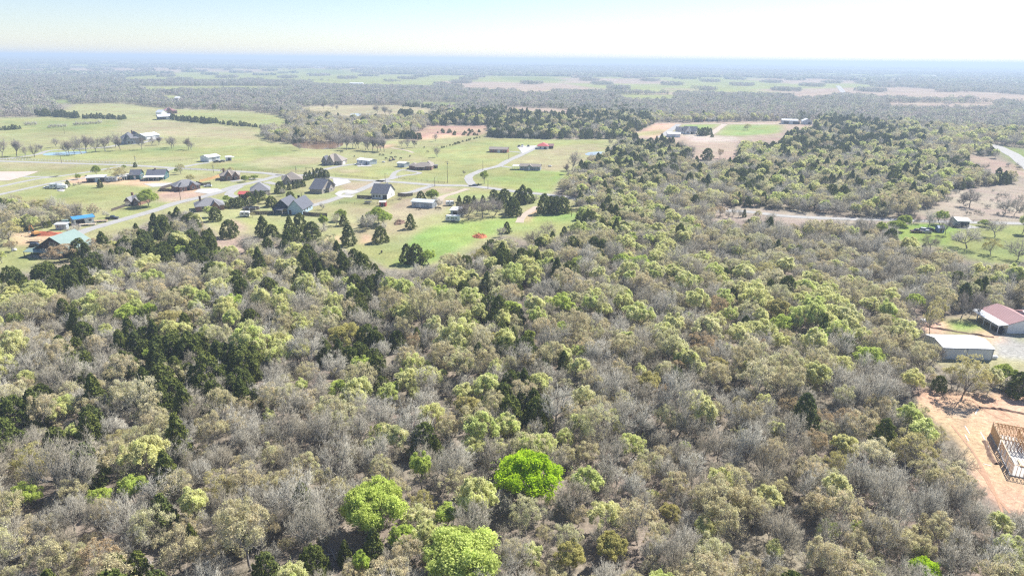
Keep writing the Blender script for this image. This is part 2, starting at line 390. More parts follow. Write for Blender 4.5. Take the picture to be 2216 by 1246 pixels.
def spikes(g, S, D, r, L=.7, rad=.018, mat=0):
    n_ = len(S); D = D + r.normal(0, .45, (n_, 3)); D /= np.linalg.norm(D, axis=1)[:, None]; Ls = L * r.uniform(.5, 1.4, n_)
    S = S - D * Ls[:, None] * .6; ref = unit(np.array([.3, .5, .8])); A = np.cross(D, ref); A /= np.linalg.norm(A, axis=1)[:, None] + 1e-9; B = np.cross(D, A); v = np.empty((n_, 4, 3))
    for j in range(3):
        a = j * 2.0944; v[:, j] = S + (A * math.cos(a) + B * math.sin(a)) * rad
    v[:, 3] = S + D * Ls[:, None]; base = np.arange(n_)[:, None] * 4
    g.add(v.reshape(-1, 3), np.concatenate([base + np.array([[a, b, 3]]) for a, b in ((0, 1), (1, 2), (2, 0))]), mat, np.repeat(r.uniform(0, 1, n_), 4))
def make_variants():
    for i in range(7):
        r = np.random.default_rng(100 + i); H = [8.6, 7.8, 9.4, 9, 8.2, 9.6, 7.4][i]; W = [9, 8, 8, 10, 7.4, 9.2, 7][i]; B_ = [.22, .18, .34, .2, .28, .24, .2][i]
        sk = oak_skeleton(r, H * .96, W * .94, 5, B_, 52, .15); t = Geo(); c = Geo()
        add_limbs(t, sk, 3); sel = [s for s in sk if s[2] >= 4]; add_limbs(c, sel, 5); add_twigs(c, sk, 5, r, 3, .8, .026)
        p, d, tn = lobes(r, H, W, B_ + .06, 40, 300, .13, .8, .8, .62); spikes(c, p, d, r, .9, .022)
        variant('bare', t, c, [M['bark']], [M['twig']], H, W)
    for i in range(6):
        r = np.random.default_rng(200 + i); H = [8.2, 9, 7.6, 8.6, 9.6, 8][i]; W = [8.6, 9, 7.4, 9.6, 8, 8.4][i]; B_ = [.24, .22, .26, .2, .3, .24][i]
        sk = oak_skeleton(r, H * .95, W * .92, 5, B_, 52, .15); t = Geo(); c = Geo()
        add_limbs(t, sk, 3); add_limbs(c, [s for s in sk if s[2] >= 4], 5); add_twigs(c, sk, 5, r, 2, .6, .018)
        p, d, tn = lobes(r, H, W, B_ + .04, 46, 900, .105, .84, .85, .62); spikes(c, p[:700], d[:700], r, .8, .02); leaves(c, p, r, 5, .22, .26, 1, tn, .3, 1.0, d * .3)
        tp = tip_points(sk, 5); leaves(c, tp[::2], r, 4, .2, .34, 1)
        variant('bud', t, c, [M['bark']], [M['twig'], M['bud']], H, W)
    for i in range(6):
        r = np.random.default_rng(300 + i); H = [8.4, 9.2, 7.6, 8.6, 8.2, 9][i]; W = [8.2, 8.6, 6.8, 9.2, 6.0, 7.6][i]; B_ = [.26, .24, .26, .22, .3, .28][i]
        sk = oak_skeleton(r, H * .95, W * .9, 5, B_, 46, .15); t = Geo(); c = Geo()
        add_limbs(t, sk, 3); add_limbs(c, [s for s in sk if s[2] == 4], 5)
        p, d, tn = lobes(r, H, W, B_ + .04, 54, 1500, .105, .84, .85, .74); leaves(c, p, r, 9, .28, .26, 1, tn, .3, 1.0, d * .5)
        tp = tip_points(sk, 5); leaves(c, tp[::3], r, 4, .24, .36, 1)
        variant('leaf', t, c, [M['bark']], [M['twig'], M['pale_leaf']], H, W)
    for i in range(3):                                               # full crowns: lime tree, fresh green trees
        r = np.random.default_rng(400 + i); H = [10.5, 9.5, 7.5][i]; W = [12, 11, 7][i]; B_ = [.12, .14, .18][i]
        sk = oak_skeleton(r, H * .9, W * .85, 5, .2, 50); t = Geo(); c = Geo(); add_limbs(t, sk, 3); add_limbs(c, [s for s in sk if s[2] == 4], 5)
        p, d, tn = lobes(r, H, W, B_, [60, 54, 26][i], [3400, 3200, 1500][i], [.135, .14, .2][i], .78, .8, .93); leaves(c, p, r, 8, .34, .42, 1, tn, .3, 1.0, d * .6)
        tp = tip_points(sk, 5); leaves(c, tp[::2], r, 5, .3, .4, 1)
        variant('green', t, c, [M['bark']], [M['twig'], M['green_leaf']], H, W)
    for i in range(7):
        r = np.random.default_rng(500 + i); H = [7.4, 6.4, 8.2, 6.8, 7.8, 5.6, 7][i]; W = [5.4, 5.8, 5.0, 6.6, 5.6, 5.0, 7.2][i]
        t, c = cedar_geo(r, H, W, [460, 420, 480, 520, 480, 360, 560][i], [.6, .42, .7, .36, .5, .4, .32][i])
        variant('cedar', t, c, [M['bark']], [M['cedar']], H, W)
    for i in range(3):                                               # lone pecans of the pasture: open, upswept
        r = np.random.default_rng(600 + i); H, W = [12, 11, 13][i], [10.5, 9, 11][i]
        sk = oak_skeleton(r, H, W, 5, [.2, .26, .22][i], 34, .6); t = Geo(); c = Geo()
        add_limbs(t, sk, 3); add_limbs(c, [s for s in sk if s[2] >= 4], 5); add_twigs(c, sk, 5, r, 4, .9, .028)
        variant('pecan', t, c, [M['bark']], [M['darktwig']], H, W)
    for i in range(3):                                               # brushwood
        r = np.random.default_rng(700 + i); sk = oak_skeleton(r, 2.6, 3.2, 4, .08, 60); c = Geo(); t = Geo()
        add_limbs(t, sk, 2); add_limbs(c, [s for s in sk if s[2] >= 3], 5); add_twigs(c, sk, 4, r, 5, .5, .014)
        variant('brush', t, c, [M['bark']], [M['twig']], 2.6, 3.2)
make_variants()
def put_tree(kind, var, x, y, scale, rz, label=None, name=None, cat='tree', group=None, mats=None, sq=1.0, z=0.0, parts=True):
    """one tree: an Empty at its foot > trunk, crown; copies share the variant's meshes"""
    v = VAR[kind][var % len(VAR[kind])]
    e = thing(name, label, cat, (x, y, z - .05), rz, group, (scale, scale, scale * sq))
    t = bpy.data.objects.new('trunk', v['tmesh']); t.parent = e; C.objects.link(t)
    c = bpy.data.objects.new('crown', v['cmesh']); c.parent = e; C.objects.link(c)
    if mats:
        for i, m in enumerate(mats):
            if m and i < len(c.material_slots): c.material_slots[i].link = 'OBJECT'; c.material_slots[i].material = m
    return e
def lod_geo(r, n, size, H, W, base=.2, cone=False, mats=1, tonebase=None):
    g = Geo(); u = r.uniform(0, 1, n)
    a = r.uniform(0, 6.283, n); ct = r.uniform(-.55, 1, n); st = np.sqrt(1 - ct ** 2); q = r.uniform(.75, 1.03, n)
    if cone: z = H * (.05 + .95 * u); rr = W / 2 * (1 - u) ** .6 * q; p = np.stack([rr * np.cos(a), rr * np.sin(a), z], 1)
    else: p = np.stack([W / 2 * st * np.cos(a) * q, W / 2 * st * np.sin(a) * q, H * (base + .45 * (1 - base)) + H * (1 - base) * .52 * ct * q], 1)
    o = p - np.array([0, 0, H * .5]); o /= np.linalg.norm(o, axis=1)[:, None] + 1e-9
    leaves(g, p, r, 2, size, size * .35, 0, None, .1, 1.0, o)
    tube(g, [(0, 0, 0), (0, 0, H * .5)], [W * .02, W * .012], 4, 0, 0.)
    return g
def scatter(name, templates, mats, pts, label, kind='stuff'):
    """one stuff object: its mesh holds the template plants and one loose vertex per place; its modifier sets a template on each"""
    g = Geo(); tid = []
    for k, t in enumerate(templates): tid.append(np.full(t.n, k)); g.join(t)
    me = g.mesh(name, mats, dict(co=pts['co'])); tid.append(np.full(len(pts['co']), -1)); tid = np.concatenate(tid)
    nt_ = g.n
    def att(nm, ty, vals):
        a = me.attributes.new(nm, ty, 'POINT'); full = np.concatenate([np.zeros(nt_), vals]); a.data.foreach_set('value', full.astype(np.int32 if ty == 'INT' else np.float32))
    a = me.attributes.new('tmpl', 'INT', 'POINT'); a.data.foreach_set('value', tid.astype(np.int32))
    att('rot', 'FLOAT', pts['rot']); att('scl', 'FLOAT', pts['scl']); att('pick', 'INT', pts['pick'])
    o = link(name, me); tag(o, label, None, None, kind)
    ng = bpy.data.node_groups.new(name, 'GeometryNodeTree')
    ng.interface.new_socket('Geometry', in_out='INPUT', socket_type='NodeSocketGeometry'); ng.interface.new_socket('Geometry', in_out='OUTPUT', socket_type='NodeSocketGeometry')
    N, L = ng.nodes, ng.links; gi = N.new('NodeGroupInput'); go = N.new('NodeGroupOutput')
    def named(nm, ty):
        n = N.new('GeometryNodeInputNamedAttribute'); n.data_type = ty; n.inputs[0].default_value = nm; return n.outputs[0]
    tm = named('tmpl', 'INT')
    def sel(k):
        c = N.new('FunctionNodeCompare'); c.data_type = 'INT'; c.operation = 'EQUAL'; L.new(tm, c.inputs['A'] if 'A' in c.inputs else c.inputs[2])
        for s in c.inputs:
            if s.name == 'B' and s.type == 'INT': s.default_value = k
        for s in c.inputs:
            if s.name == 'A' and s.type == 'INT': L.new(tm, s)
        sp = N.new('GeometryNodeSeparateGeometry'); sp.domain = 'POINT'; L.new(gi.outputs[0], sp.inputs[0]); L.new(c.outputs[0], sp.inputs[1])
        return sp.outputs[0]
    g2i = N.new('GeometryNodeGeometryToInstance')
    for k in reversed(range(len(templates))): L.new(sel(k), g2i.inputs[0])
    iop = N.new('GeometryNodeInstanceOnPoints'); L.new(sel(-1), iop.inputs['Points']); L.new(g2i.outputs[0], iop.inputs['Instance'])
    iop.inputs['Pick Instance'].default_value = True; L.new(named('pick', 'INT'), iop.inputs['Instance Index'])
    cx = N.new('ShaderNodeCombineXYZ'); L.new(named('rot', 'FLOAT'), cx.inputs[2]); 
    er = N.new('FunctionNodeEulerToRotation'); L.new(cx.outputs[0], er.inputs[0]); L.new(er.outputs[0], iop.inputs['Rotation'])
    cs = N.new('ShaderNodeCombineXYZ'); s_ = named('scl', 'FLOAT')
    for i in range(3): L.new(s_, cs.inputs[i])
    L.new(cs.outputs[0], iop.inputs['Scale']); L.new(iop.outputs[0], go.inputs[0])
    md = o.modifiers.new('scatter', 'NODES'); md.node_group = ng
    return o

# ------------------------------------------------------------------ land use, traced on the photograph and laid on the ground
LITTER, FLOOR = (.25, .21, .165), (.24, .21, .165)
GRASS, LUSH, YG, DRY, PINKDRY = (.20, .235, .09), (.205, .315, .075), (.265, .285, .11), (.335, .295, .175), (.36, .28, .21)
SAND, REDDIRT, GRAVEL, PALE = (.58, .385, .255), (.37, .25, .18), (.36, .355, .35), (.48, .42, .35)
OPEN = [  # polygons without forest, with the colour of their ground
 ((.31, .305, .145), [(-400, 262), (0, 256), (70, 254), (130, 243), (160, 225), (270, 223), (330, 232), (400, 237), (520, 239), (600, 248), (630, 264), (575, 275), (558, 292), (590, 308), (640, 311), (735, 311), (850, 302), (890, 290), (950, 276), (1060, 276), (1052, 297), (1190, 302), (1345, 301), (1312, 330), (1262, 352), (1222, 385), (1195, 420), (1250, 436), (1262, 480), (1210, 512), (1160, 520), (1090, 508), (1040, 535), (985, 562), (900, 580), (835, 582), (790, 560), (740, 540), (690, 528), (640, 515), (560, 512), (520, 505), (510, 520), (470, 512), (440, 480), (420, 458), (360, 465), (330, 475), (270, 500), (215, 525), (170, 560), (110, 575), (60, 588), (-400, 590)]),
 (DRY, [(640, 232), (740, 228), (880, 228), (955, 239), (900, 250), (770, 253), (700, 248)]),
 (REDDIRT, [(930, 272), (1062, 272), (1050, 290), (960, 300), (880, 300)]),
 (PINKDRY, [(1368, 288), (1421, 266), (1700, 262), (1762, 264), (1762, 278), (1700, 284), (1698, 306), (1600, 312), (1592, 345), (1495, 348), (1500, 318), (1440, 304), (1370, 299)]),
 ((.32, .27, .21), [(1540, 450), (1620, 448), (1700, 459), (1800, 466), (1890, 471), (1960, 472), (2040, 440), (2060, 414), (2120, 404), (2230, 398), (2230, 484), (1880, 485), (1700, 482), (1600, 474), (1545, 474)]),
 (YG, [(1930, 484), (2300, 486), (2300, 575), (2150, 572), (2090, 560), (2040, 535), (1940, 522)]),
 (DRY, [(1962, 700), (2010, 688), (2110, 682), (2400, 684), (2400, 830), (2200, 800), (2130, 802), (2070, 800), (2010, 778), (1966, 742)]),
 (SAND, [(1990, 845), (2060, 850), (2150, 852), (2420, 870), (2420, 1135), (2230, 1120), (2160, 1095), (2110, 1050), (2080, 965), (2030, 915), (1985, 880)]),
 (PINKDRY, [(2085, 345), (2110, 335), (2150, 345), (2230, 360), (2300, 420), (2210, 382), (2150, 372)]),
 (GRASS, [(2140, 312), (2220, 322), (2330, 395), (2220, 370), (2170, 336)]),
 (PALE, [(165, 626), (215, 600), (238, 592), (246, 604), (205, 628), (168, 642)]),
 (PALE, [(340, 590), (372, 572), (382, 580), (350, 602)]),
 (PINKDRY, [(470, 518), (525, 512), (538, 530), (520, 548), (470, 548), (455, 535)]),
 (LITTER, [(1121, 620), (1140, 620), (1136, 690), (1124, 690)]), (LITTER, [(842, 755), (868, 765), (824, 862), (806, 862)]),
 (LITTER, [(478, 875), (512, 878), (590, 850), (582, 838), (520, 862)]), (LITTER, [(540, 862), (610, 812), (602, 806), (530, 852)]),
 (PINKDRY, [(2000, 200), (2160, 200), (2162, 208), (2000, 208)]), (PINKDRY, [(1915, 222), (2155, 224), (2152, 231), (1925, 229)]),
 (YG, [(1318, 205), (1462, 205), (1458, 214), (1370, 214)]), (PINKDRY, [(1082, 232), (1232, 236), (1232, 246), (1105, 241)]),
 (PINKDRY, [(1112, 187), (1200, 188), (1192, 198), (1120, 199)]), (YG, [(640, 174), (760, 176), (940, 179), (935, 186), (700, 181)]),
 (GRASS, [(1080, 166), (1190, 168), (1240, 176), (1092, 174)]), (GRASS, [(655, 151), (740, 154), (756, 162), (670, 160)]),
 (GRASS, [(905, 220), (1000, 222), (990, 228), (910, 227)]), (GRASS, [(360, 208), (380, 206), (384, 214), (362, 215)]), (GRASS, [(112, 216), (160, 216), (155, 224), (115, 225)]),
 (PINKDRY, [(1715, 203), (1786, 204), (1780, 209), (1718, 209)]), (PINKDRY, [(1430, 191), (1520, 193), (1515, 196), (1432, 195)]), (YG, [(345, 206), (400, 208), (398, 212), (350, 212)]),
]
TINT = [  # patches of colour inside the open land
 (YG, [(0, 254), (160, 256), (350, 262), (200, 285), (0, 290)]), (GRASS, [(100, 262), (330, 262), (290, 274), (120, 284), (60, 276)]),
 (YG, [(385, 240), (600, 250), (625, 262), (520, 272), (400, 256)]), (YG, [(560, 260), (640, 262), (600, 300), (560, 296)]),
 (DRY, [(260, 262), (420, 265), (560, 285), (560, 300), (400, 296), (250, 290)]),
 (YG, [(0, 320), (300, 322), (420, 318), (600, 316), (640, 330), (560, 350), (400, 340), (200, 345), (0, 342)]),
 (GRASS, [(185, 328), (420, 315), (430, 324), (230, 334)]), (GRASS, [(540, 320), (650, 318), (640, 332), (560, 340)]),
 (GRASS, [(420, 355), (640, 350), (660, 362), (600, 372), (450, 366)]), (DRY, [(560, 342), (700, 338), (690, 352), (600, 364), (520, 360)]),
 (YG, [(720, 366), (850, 360), (860, 376), (820, 390), (720, 382)]), (DRY, [(720, 365), (790, 368), (740, 378)]),
 (YG, [(850, 326), (1000, 312), (1060, 300), (1320, 304), (1240, 340), (1190, 400), (1100, 400), (1040, 395), (1000, 398), (870, 385), (960, 350)]),
 (LUSH, [(1040, 396), (1120, 372), (1230, 372), (1210, 395), (1180, 418), (1120, 408)]), (YG, [(1040, 380), (1200, 372), (1200, 415), (1060, 400)]),
 (DRY, [(1095, 352), (1180, 318), (1300, 310), (1270, 350), (1200, 372)]),
 (SAND, [(930, 292), (1010, 290), (1000, 297), (860, 306), (840, 320), (800, 322)]),
 (YG, [(0, 355), (280, 362), (180, 372), (60, 380), (100, 372), (60, 362)]), (DRY, [(0, 352), (200, 358), (120, 366), (0, 368)]),
 (YG, [(0, 425), (120, 400), (200, 406), (340, 395), (350, 420), (270, 432), (120, 450), (0, 452)]), (GRASS, [(120, 430), (270, 405), (180, 404), (130, 418)]),
 (YG, [(205, 480), (270, 446), (330, 440), (400, 440), (330, 456), (250, 476)]),
 (SAND, [(345, 412), (460, 410), (430, 426), (360, 436), (335, 425)]), (PINKDRY, [(345, 420), (470, 412), (400, 440), (340, 436)]), (YG, [(430, 445), (520, 405), (600, 395), (640, 400), (600, 410), (520, 430)]), 
 (YG, [(440, 475), (520, 470), (640, 485), (700, 478), (650, 498), (540, 492), (470, 488)]), (PINKDRY, [(485, 472), (520, 478), (540, 500), (500, 505)]),
 (GRASS, [(610, 410), (670, 425), (660, 440), (610, 435)]), (PINKDRY, [(650, 432), (740, 430), (700, 444), (655, 444)]), (PINKDRY, [(740, 395), (830, 392), (815, 408), (740, 410)]),
 (GRASS, [(740, 430), (800, 432), (800, 442), (720, 442)]), (PINKDRY, [(900, 406), (1000, 407), (960, 420), (900, 425)]), (YG, [(980, 412), (1100, 412), (1180, 425), (1180, 440), (980, 430)]),
 (PINKDRY, [(870, 430), (990, 430), (960, 460), (860, 480), (820, 500), (840, 450)]), (DRY, [(750, 450), (900, 455), (900, 500), (760, 520)]),
 (LUSH, [(858, 560), (880, 530), (920, 495), (980, 478), (1060, 474), (1150, 466), (1250, 458), (1262, 480), (1180, 492), (1090, 500), (1030, 520), (960, 560), (900, 578), (835, 575)]),
 (YG, [(760, 530), (860, 525), (880, 545), (840, 580), (790, 560)]), (YG, [(1060, 495), (1130, 480), (1255, 470), (1255, 500), (1180, 515), (1090, 505)]), (SAND, [(1130, 478), (1150, 450), (1168, 446), (1168, 454), (1140, 480), (1128, 485)]),
 (SAND, [(780, 510), (800, 505), (810, 520), (780, 530)]), (SAND, [(700, 515), (740, 508), (730, 525), (700, 530)]),
 (SAND, [(20, 500), (60, 500), (130, 505), (110, 518), (40, 530)]), (YG, [(0, 540), (60, 532), (120, 540), (60, 580), (0, 580)]), (SAND, [(150, 385), (190, 380), (270, 384), (380, 398), (330, 404), (280, 400), (150, 398)]), 
 (SAND, [(1421, 267), (1469, 266), (1429, 300), (1372, 292)]), (LUSH, [(1475, 270), (1560, 268), (1530, 286), (1480, 288), (1460, 284)]), (LUSH, [(1575, 270), (1692, 270), (1690, 288), (1600, 296), (1548, 292)]),
 (PALE, [(1480, 290), (1600, 297), (1595, 307), (1500, 308)]), (YG, [(1370, 289), (1440, 280), (1432, 292), (1370, 295)]),
 (LUSH, [(1930, 485), (2060, 486), (2080, 500), (2050, 530), (1940, 520)]),
 (YG, [(2035, 690), (2118, 692), (2140, 715), (2080, 724), (2040, 712)]), (LUSH, [(2050, 697), (2110, 696), (2125, 715), (2060, 712)]), (SAND, [(1985, 695), (2030, 690), (2060, 705), (2030, 720), (1985, 715)]),
 (GRAVEL, [(2148, 722), (2240, 728), (2400, 735), (2400, 800), (2216, 782), (2150, 772)]), (SAND, [(2100, 716), (2150, 718), (2180, 740), (2140, 740)]), (YG, [(2190, 730), (2300, 735), (2300, 745), (2200, 740)]),
 (YG, [(1960, 740), (2000, 735), (2010, 775), (1970, 770)]), (REDDIRT, [(2076, 905), (2090, 903), (2092, 928), (2080, 930)]),
 (REDDIRT, [(2130, 965), (2140, 968), (2160, 1010), (2152, 1006)]), (PALE, [(2060, 888), (2100, 892), (2100, 900), (2060, 897)]), (REDDIRT, [(2186, 1035), (2240, 1040), (2240, 1050), (2190, 1046)]),
]
def open_mask(px, py, trails=True):
    m = np.zeros(np.shape(px), bool)
    for c, p in OPEN:
        if trails or c not in (LITTER, PALE): m |= inside(px, py, p)
    return m
def far_field(X, Y):
    """pastures cut out of the woods beyond 1.1 km: 0 wood, 1 green, 2 tan"""
    d = np.hypot(X, Y); U = X * .995 + Y * .1 + 60 * np.sin(Y / 300) ; V = Y * .995 - X * .1 + 70 * np.sin(X / 350)
    def cells(w, h, p1, p2, seed, off):
        i, j = np.floor(U / w + .13 * np.sin(V / 510) + off), np.floor(V / h + .1 * np.sin(U / 430) + off); t = np.sin(i * 127.1 + j * 311.7 + seed) * 43758.5453; t = t - np.floor(t)
        return np.where(t < p1, 1, np.where(t < p1 + p2, 2, 0))
    a = cells(420, 620, .12, .10, 1., 0.); b = cells(900, 1300, .10, .08, 5., .37)
    f = np.where(a > 0, a, b); edge = (np.sin(X / 37) + np.sin(Y / 61 + 1)) > 1.55
    return np.where((d > 1700) & ~edge, f, 0)
def build_ground():
    az = np.radians(np.arange(-68, 68.01, .2))
    dep = np.concatenate([np.arange(.1, 2, .03), np.arange(2, 12, .05), np.arange(12, 30, .12), np.arange(30, 72, .6)]); D = CAM_H / np.tan(np.radians(dep))
    A, DD = np.meshgrid(az, D); X, Y = DD * np.sin(A), DD * np.cos(A)
    px, py = project(X, Y)                                            # land use is traced on the level ground
    sh = 5.0 * np.clip((py - 150) / 300, .15, 1)
    wob = lambda s, k: sh * (np.sin(X / s + k) * np.cos(Y / (s * 1.1) + k * 2) + .5 * np.sin((X + Y) / (s * .37) + k))
    jx, jy = px + wob(9, 1) * .8, py + wob(11, 4) * .35
    fac = np.clip((DD - 350) / 900, 0, 1)[..., None]
    col = np.array(LITTER) * (1 - fac) + np.array(FLOOR) * fac
    ff = far_field(X, Y); col[ff == 1] = np.array(YG); col[ff == 2] = np.array(PINKDRY)
    for c, p in OPEN: col[inside(jx, jy, p)] = c
    for c, p in TINT:
        m = inside(jx, jy, p)
        col[m] = col[m] * .25 + np.array(c) * .75
    for _ in range(2):                                                # soft edges of a metre or two
        col = (col + np.roll(col, 1, 0) + np.roll(col, -1, 0)) / 3; col = (col + np.roll(col, 1, 1) + np.roll(col, -1, 1)) / 3
    Z = terrain(X, Y)
    nr, nc = X.shape; idx = np.arange(nr * nc).reshape(nr, nc)
    f = np.stack([idx[:-1, :-1], idx[:-1, 1:], idx[1:, 1:], idx[1:, :-1]], -1).reshape(-1, 4)
    m, nt, N, L = mat_new('ground')
    g = Geo(); g.add(np.stack([X, Y, Z], -1).reshape(-1, 3), f)
    # close the sheet under and behind the camera
    k = nr * nc; last = idx[-1]; extra = [(0, 0, 0), (-9000, -6000, 0), (9000, -6000, 0)]
    me = g.mesh('ground', [m])
    ca = me.color_attributes.new('land', 'FLOAT_COLOR', 'POINT')
    full = np.concatenate([col.reshape(-1, 3), np.ones((nr * nc, 1))], 1); ca.data.foreach_set('color', full.astype(np.float32).ravel())
    out = N.new('ShaderNodeOutputMaterial'); b = N.new('ShaderNodeBsdfDiffuse'); L.new(b.outputs[0], out.inputs[0])
    at = N.new('ShaderNodeAttribute'); at.attribute_name = 'land'; tc = N.new('ShaderNodeTexCoord')
    def noise(scale, det=4):
        n = N.new('ShaderNodeTexNoise'); n.inputs['Scale'].default_value = scale; n.inputs['Detail'].default_value = det; L.new(tc.outputs['Object'], n.inputs['Vector']); return n.outputs['Fac']
    def mul(col_, fac_, lo, hi, a0=.3, a1=.7):
        mr = N.new('ShaderNodeMapRange'); mr.inputs[1].default_value = a0; mr.inputs[2].default_value = a1; mr.inputs[3].default_value = lo; mr.inputs[4].default_value = hi; L.new(fac_, mr.inputs[0])
        v = N.new('ShaderNodeVectorMath'); v.operation = 'SCALE'; L.new(col_, v.inputs[0]); L.new(mr.outputs[0], v.inputs['Scale']); return v.outputs[0]
    c = mul(at.outputs['Color'], noise(.012, 6), .84, 1.16); c = mul(c, noise(.11, 5), .86, 1.14); c = mul(c, noise(1.1, 5), .72, 1.25); c = mul(c, noise(5.0, 3), .7, 1.25)
    hs = N.new('ShaderNodeHueSaturation'); mr = N.new('ShaderNodeMapRange'); mr.inputs[1].default_value = .3; mr.inputs[2].default_value = .7; mr.inputs[3].default_value = .47; mr.inputs[4].default_value = .525
    L.new(noise(.035, 6), mr.inputs[0]); L.new(mr.outputs[0], hs.inputs['Hue']); L.new(c, hs.inputs['Color']); L.new(hs.outputs[0], b.inputs['Color'])
    tag(link('ground', me), kind='structure')
    g2 = Geo(); g2.add([(-14000, -9000, -.3), (14000, -9000, -.3), (14000, 5600, -.3), (0, 5600 * 0 - .0, -.3), (-14000, 5600, -.3)], [(0, 1, 2, 3)], 0); g2.add([(-14000, -9000, -.3), (0, 0, -.3), (-14000, 5600, -.3)], [(0, 1, 2)], 0)
    tag(g2.build('land', surf('woodland_floor', FLOOR, LITTER, .05, .95)), kind='structure')
build_ground()
def sheet(name, pts, m, z, px=True, thick=0):
    """flat polygon on the ground, cut from its outline in pixels"""
    P = [gp(*p) if px else Vector((p[0], p[1], 0)) for p in pts]
    g = Geo(); tr = tessellate_polygon([P]); v = [(p.x, p.y, z) for p in P]; up_ = []
    for t in tr:
        a, b_, c_ = [Vector(v[i]) for i in t]
        up_.append(t if (b_ - a).cross(c_ - a).z > 0 else t[::-1])
    g.add(v, up_); return g.build(name, m)
def smooth(P, n=4):
    P = [np.array(p, float) for p in P]; out = []
    for i in range(len(P) - 1):
        a, b, c, d = P[max(0, i - 1)], P[i], P[i + 1], P[min(len(P) - 1, i + 2)]
        for k in range(n):
            t = k / n; out.append(.5 * ((2 * b) + (-a + c) * t + (2 * a - 5 * b + 4 * c - d) * t * t + (-a + 3 * b - 3 * c + d) * t ** 3))
    out.append(P[-1]); return out
def road(name, pts, w, m, z=.05):
    P = smooth([tuple(gp(*p))[:2] for p in pts]); g = Geo(); v = []
    for i, p in enumerate(P):
        t = P[min(i + 1, len(P) - 1)] - P[max(i - 1, 0)]; t = t / np.linalg.norm(t); nrm = np.array([-t[1], t[0]])
        ww = w / 2 * (1 + .06 * math.sin(i * 1.7)); a, b = p + nrm * ww, p - nrm * ww
        v += [(a[0], a[1], z), (b[0], b[1], z)]
    g.add(v, [(2 * i, 2 * i + 1, 2 * i + 3, 2 * i + 2) for i in range(len(P) - 1)])
    return tag(g.build(name, m), kind='structure')
M['road'] = surf('road_gravel', (.37, .355, .33), (.30, .29, .27), .25, .95)
M['pad'] = surf('pad_dirt', (.52, .43, .37), (.45, .37, .31), .2, .95)
M['track'] = surf('track_dirt', (.46, .38, .30), (.38, .31, .24), .3, .95)
ROADS = [('road', [(140, 520), (185, 499), (215, 490), (260, 477), (330, 457), (380, 440), (440, 426), (482, 413.5), (509, 403.5), (557, 393), (586, 385), (606, 379)], 6.0),
 ('road', [(-120, 347), (0, 349), (126, 353), (278, 358), (379, 364), (560, 374), (601, 378.5), (666, 380), (737, 387), (818, 392), (869, 395), (945, 401), (1020, 403), (1110, 414), (1186, 422), (1300, 438), (1400, 448), (1477, 454), (1613, 458), (1690, 467), (1800, 473), (1885, 475), (1944, 476), (2017, 479), (2216, 484), (2400, 490)], 6.0),
 ('lane', [(-60, 415), (0, 404), (42, 395), (83, 387), (125, 382), (188, 373), (234, 365), (271, 359)], 4.2), ('lane', [(-60, 434), (0, 421), (63, 407), (110, 397), (150, 390), (190, 385), (230, 379)], 4.0),
 ('lane', [(20, 382), (40, 382), (83, 383), (125, 382)], 4.0), ('lane', [(379, 364), (399, 361), (430, 355), (452, 352.5)], 5.0), ('lane', [(340, 375), (355, 371), (366, 367), (378, 364)], 5.0),
 ('lane', [(660, 379), (678, 375), (711, 365), (753, 357), (774, 356), (798, 358)], 5.0), ('lane', [(832, 392), (846, 386), (851, 379), (856, 373), (871, 368), (899, 372), (908, 375), (894, 378), (870, 381), (852, 386)], 3.6),
 ('road', [(860, 381), (845, 387), (824, 391.5), (774, 413.5), (732, 428), (701, 438.5), (670, 446), (640, 450)], 5.5), ('lane', [(870, 419), (891, 416), (912, 409), (935, 402.5)], 5.0),
 ('road', [(1025, 403.5), (1019, 396), (1014, 388), (1016, 381), (1028, 375), (1048, 367), (1079, 359.5), (1100, 348), (1131, 334), (1163, 318)], 5.5), ('lane', [(1079, 359.5), (1092, 361), (1108, 363)], 4.0),
 ('lane', [(1100, 328), (1115, 329), (1131, 331)], 4.0), ('track', [(1012, 408.5), (981, 419), (960, 425), (950, 435)], 4.0),
 ('lane', [(-40, 347), (0, 345), (50, 339), (83, 334), (109, 326), (177, 322), (228, 319), (268, 312), (300, 311), (350, 298)], 5.0), ('track', [(157, 229), (210, 230), (222, 236), (253, 242), (303, 245), (329, 239), (379, 238)], 9.0),
 ('road', [(2120, 306), (2152, 316), (2185, 331), (2216, 352), (2290, 420)], 11.0), ('road', [(1814, 186), (1820, 194), (1829, 206)], 14.0), ('road', [(1429, 298), (1444, 287), (1469, 269)], 7.0), ('track', [(1520, 300), (1540, 289), (1570, 268)], 7.0),
 ('track', [(1400, 267), (1500, 267.5), (1640, 268.5), (1760, 270)], 7.0), ('track', [(1163, 447), (1150, 456), (1131, 468), (1124, 482)], 4.0), ('lane', [(576, 394), (600, 399), (625, 397)], 5), ('lane', [(440, 414), (478, 413), (490, 408)], 5),
 ('lane', [(520, 403), (495, 420), (520, 428)], 5), ('lane', [(500, 393), (540, 388), (575, 388)], 4), ('track', [(846, 320), (880, 326), (895, 331)], 3), ('lane', [(2058, 484), (2075, 492), (2110, 490)], 6)]
for nm, pts, w in ROADS: road(nm, pts, w, M['track'] if nm == 'track' else M['road'], {'road': .09, 'lane': .07, 'track': .05}[nm])
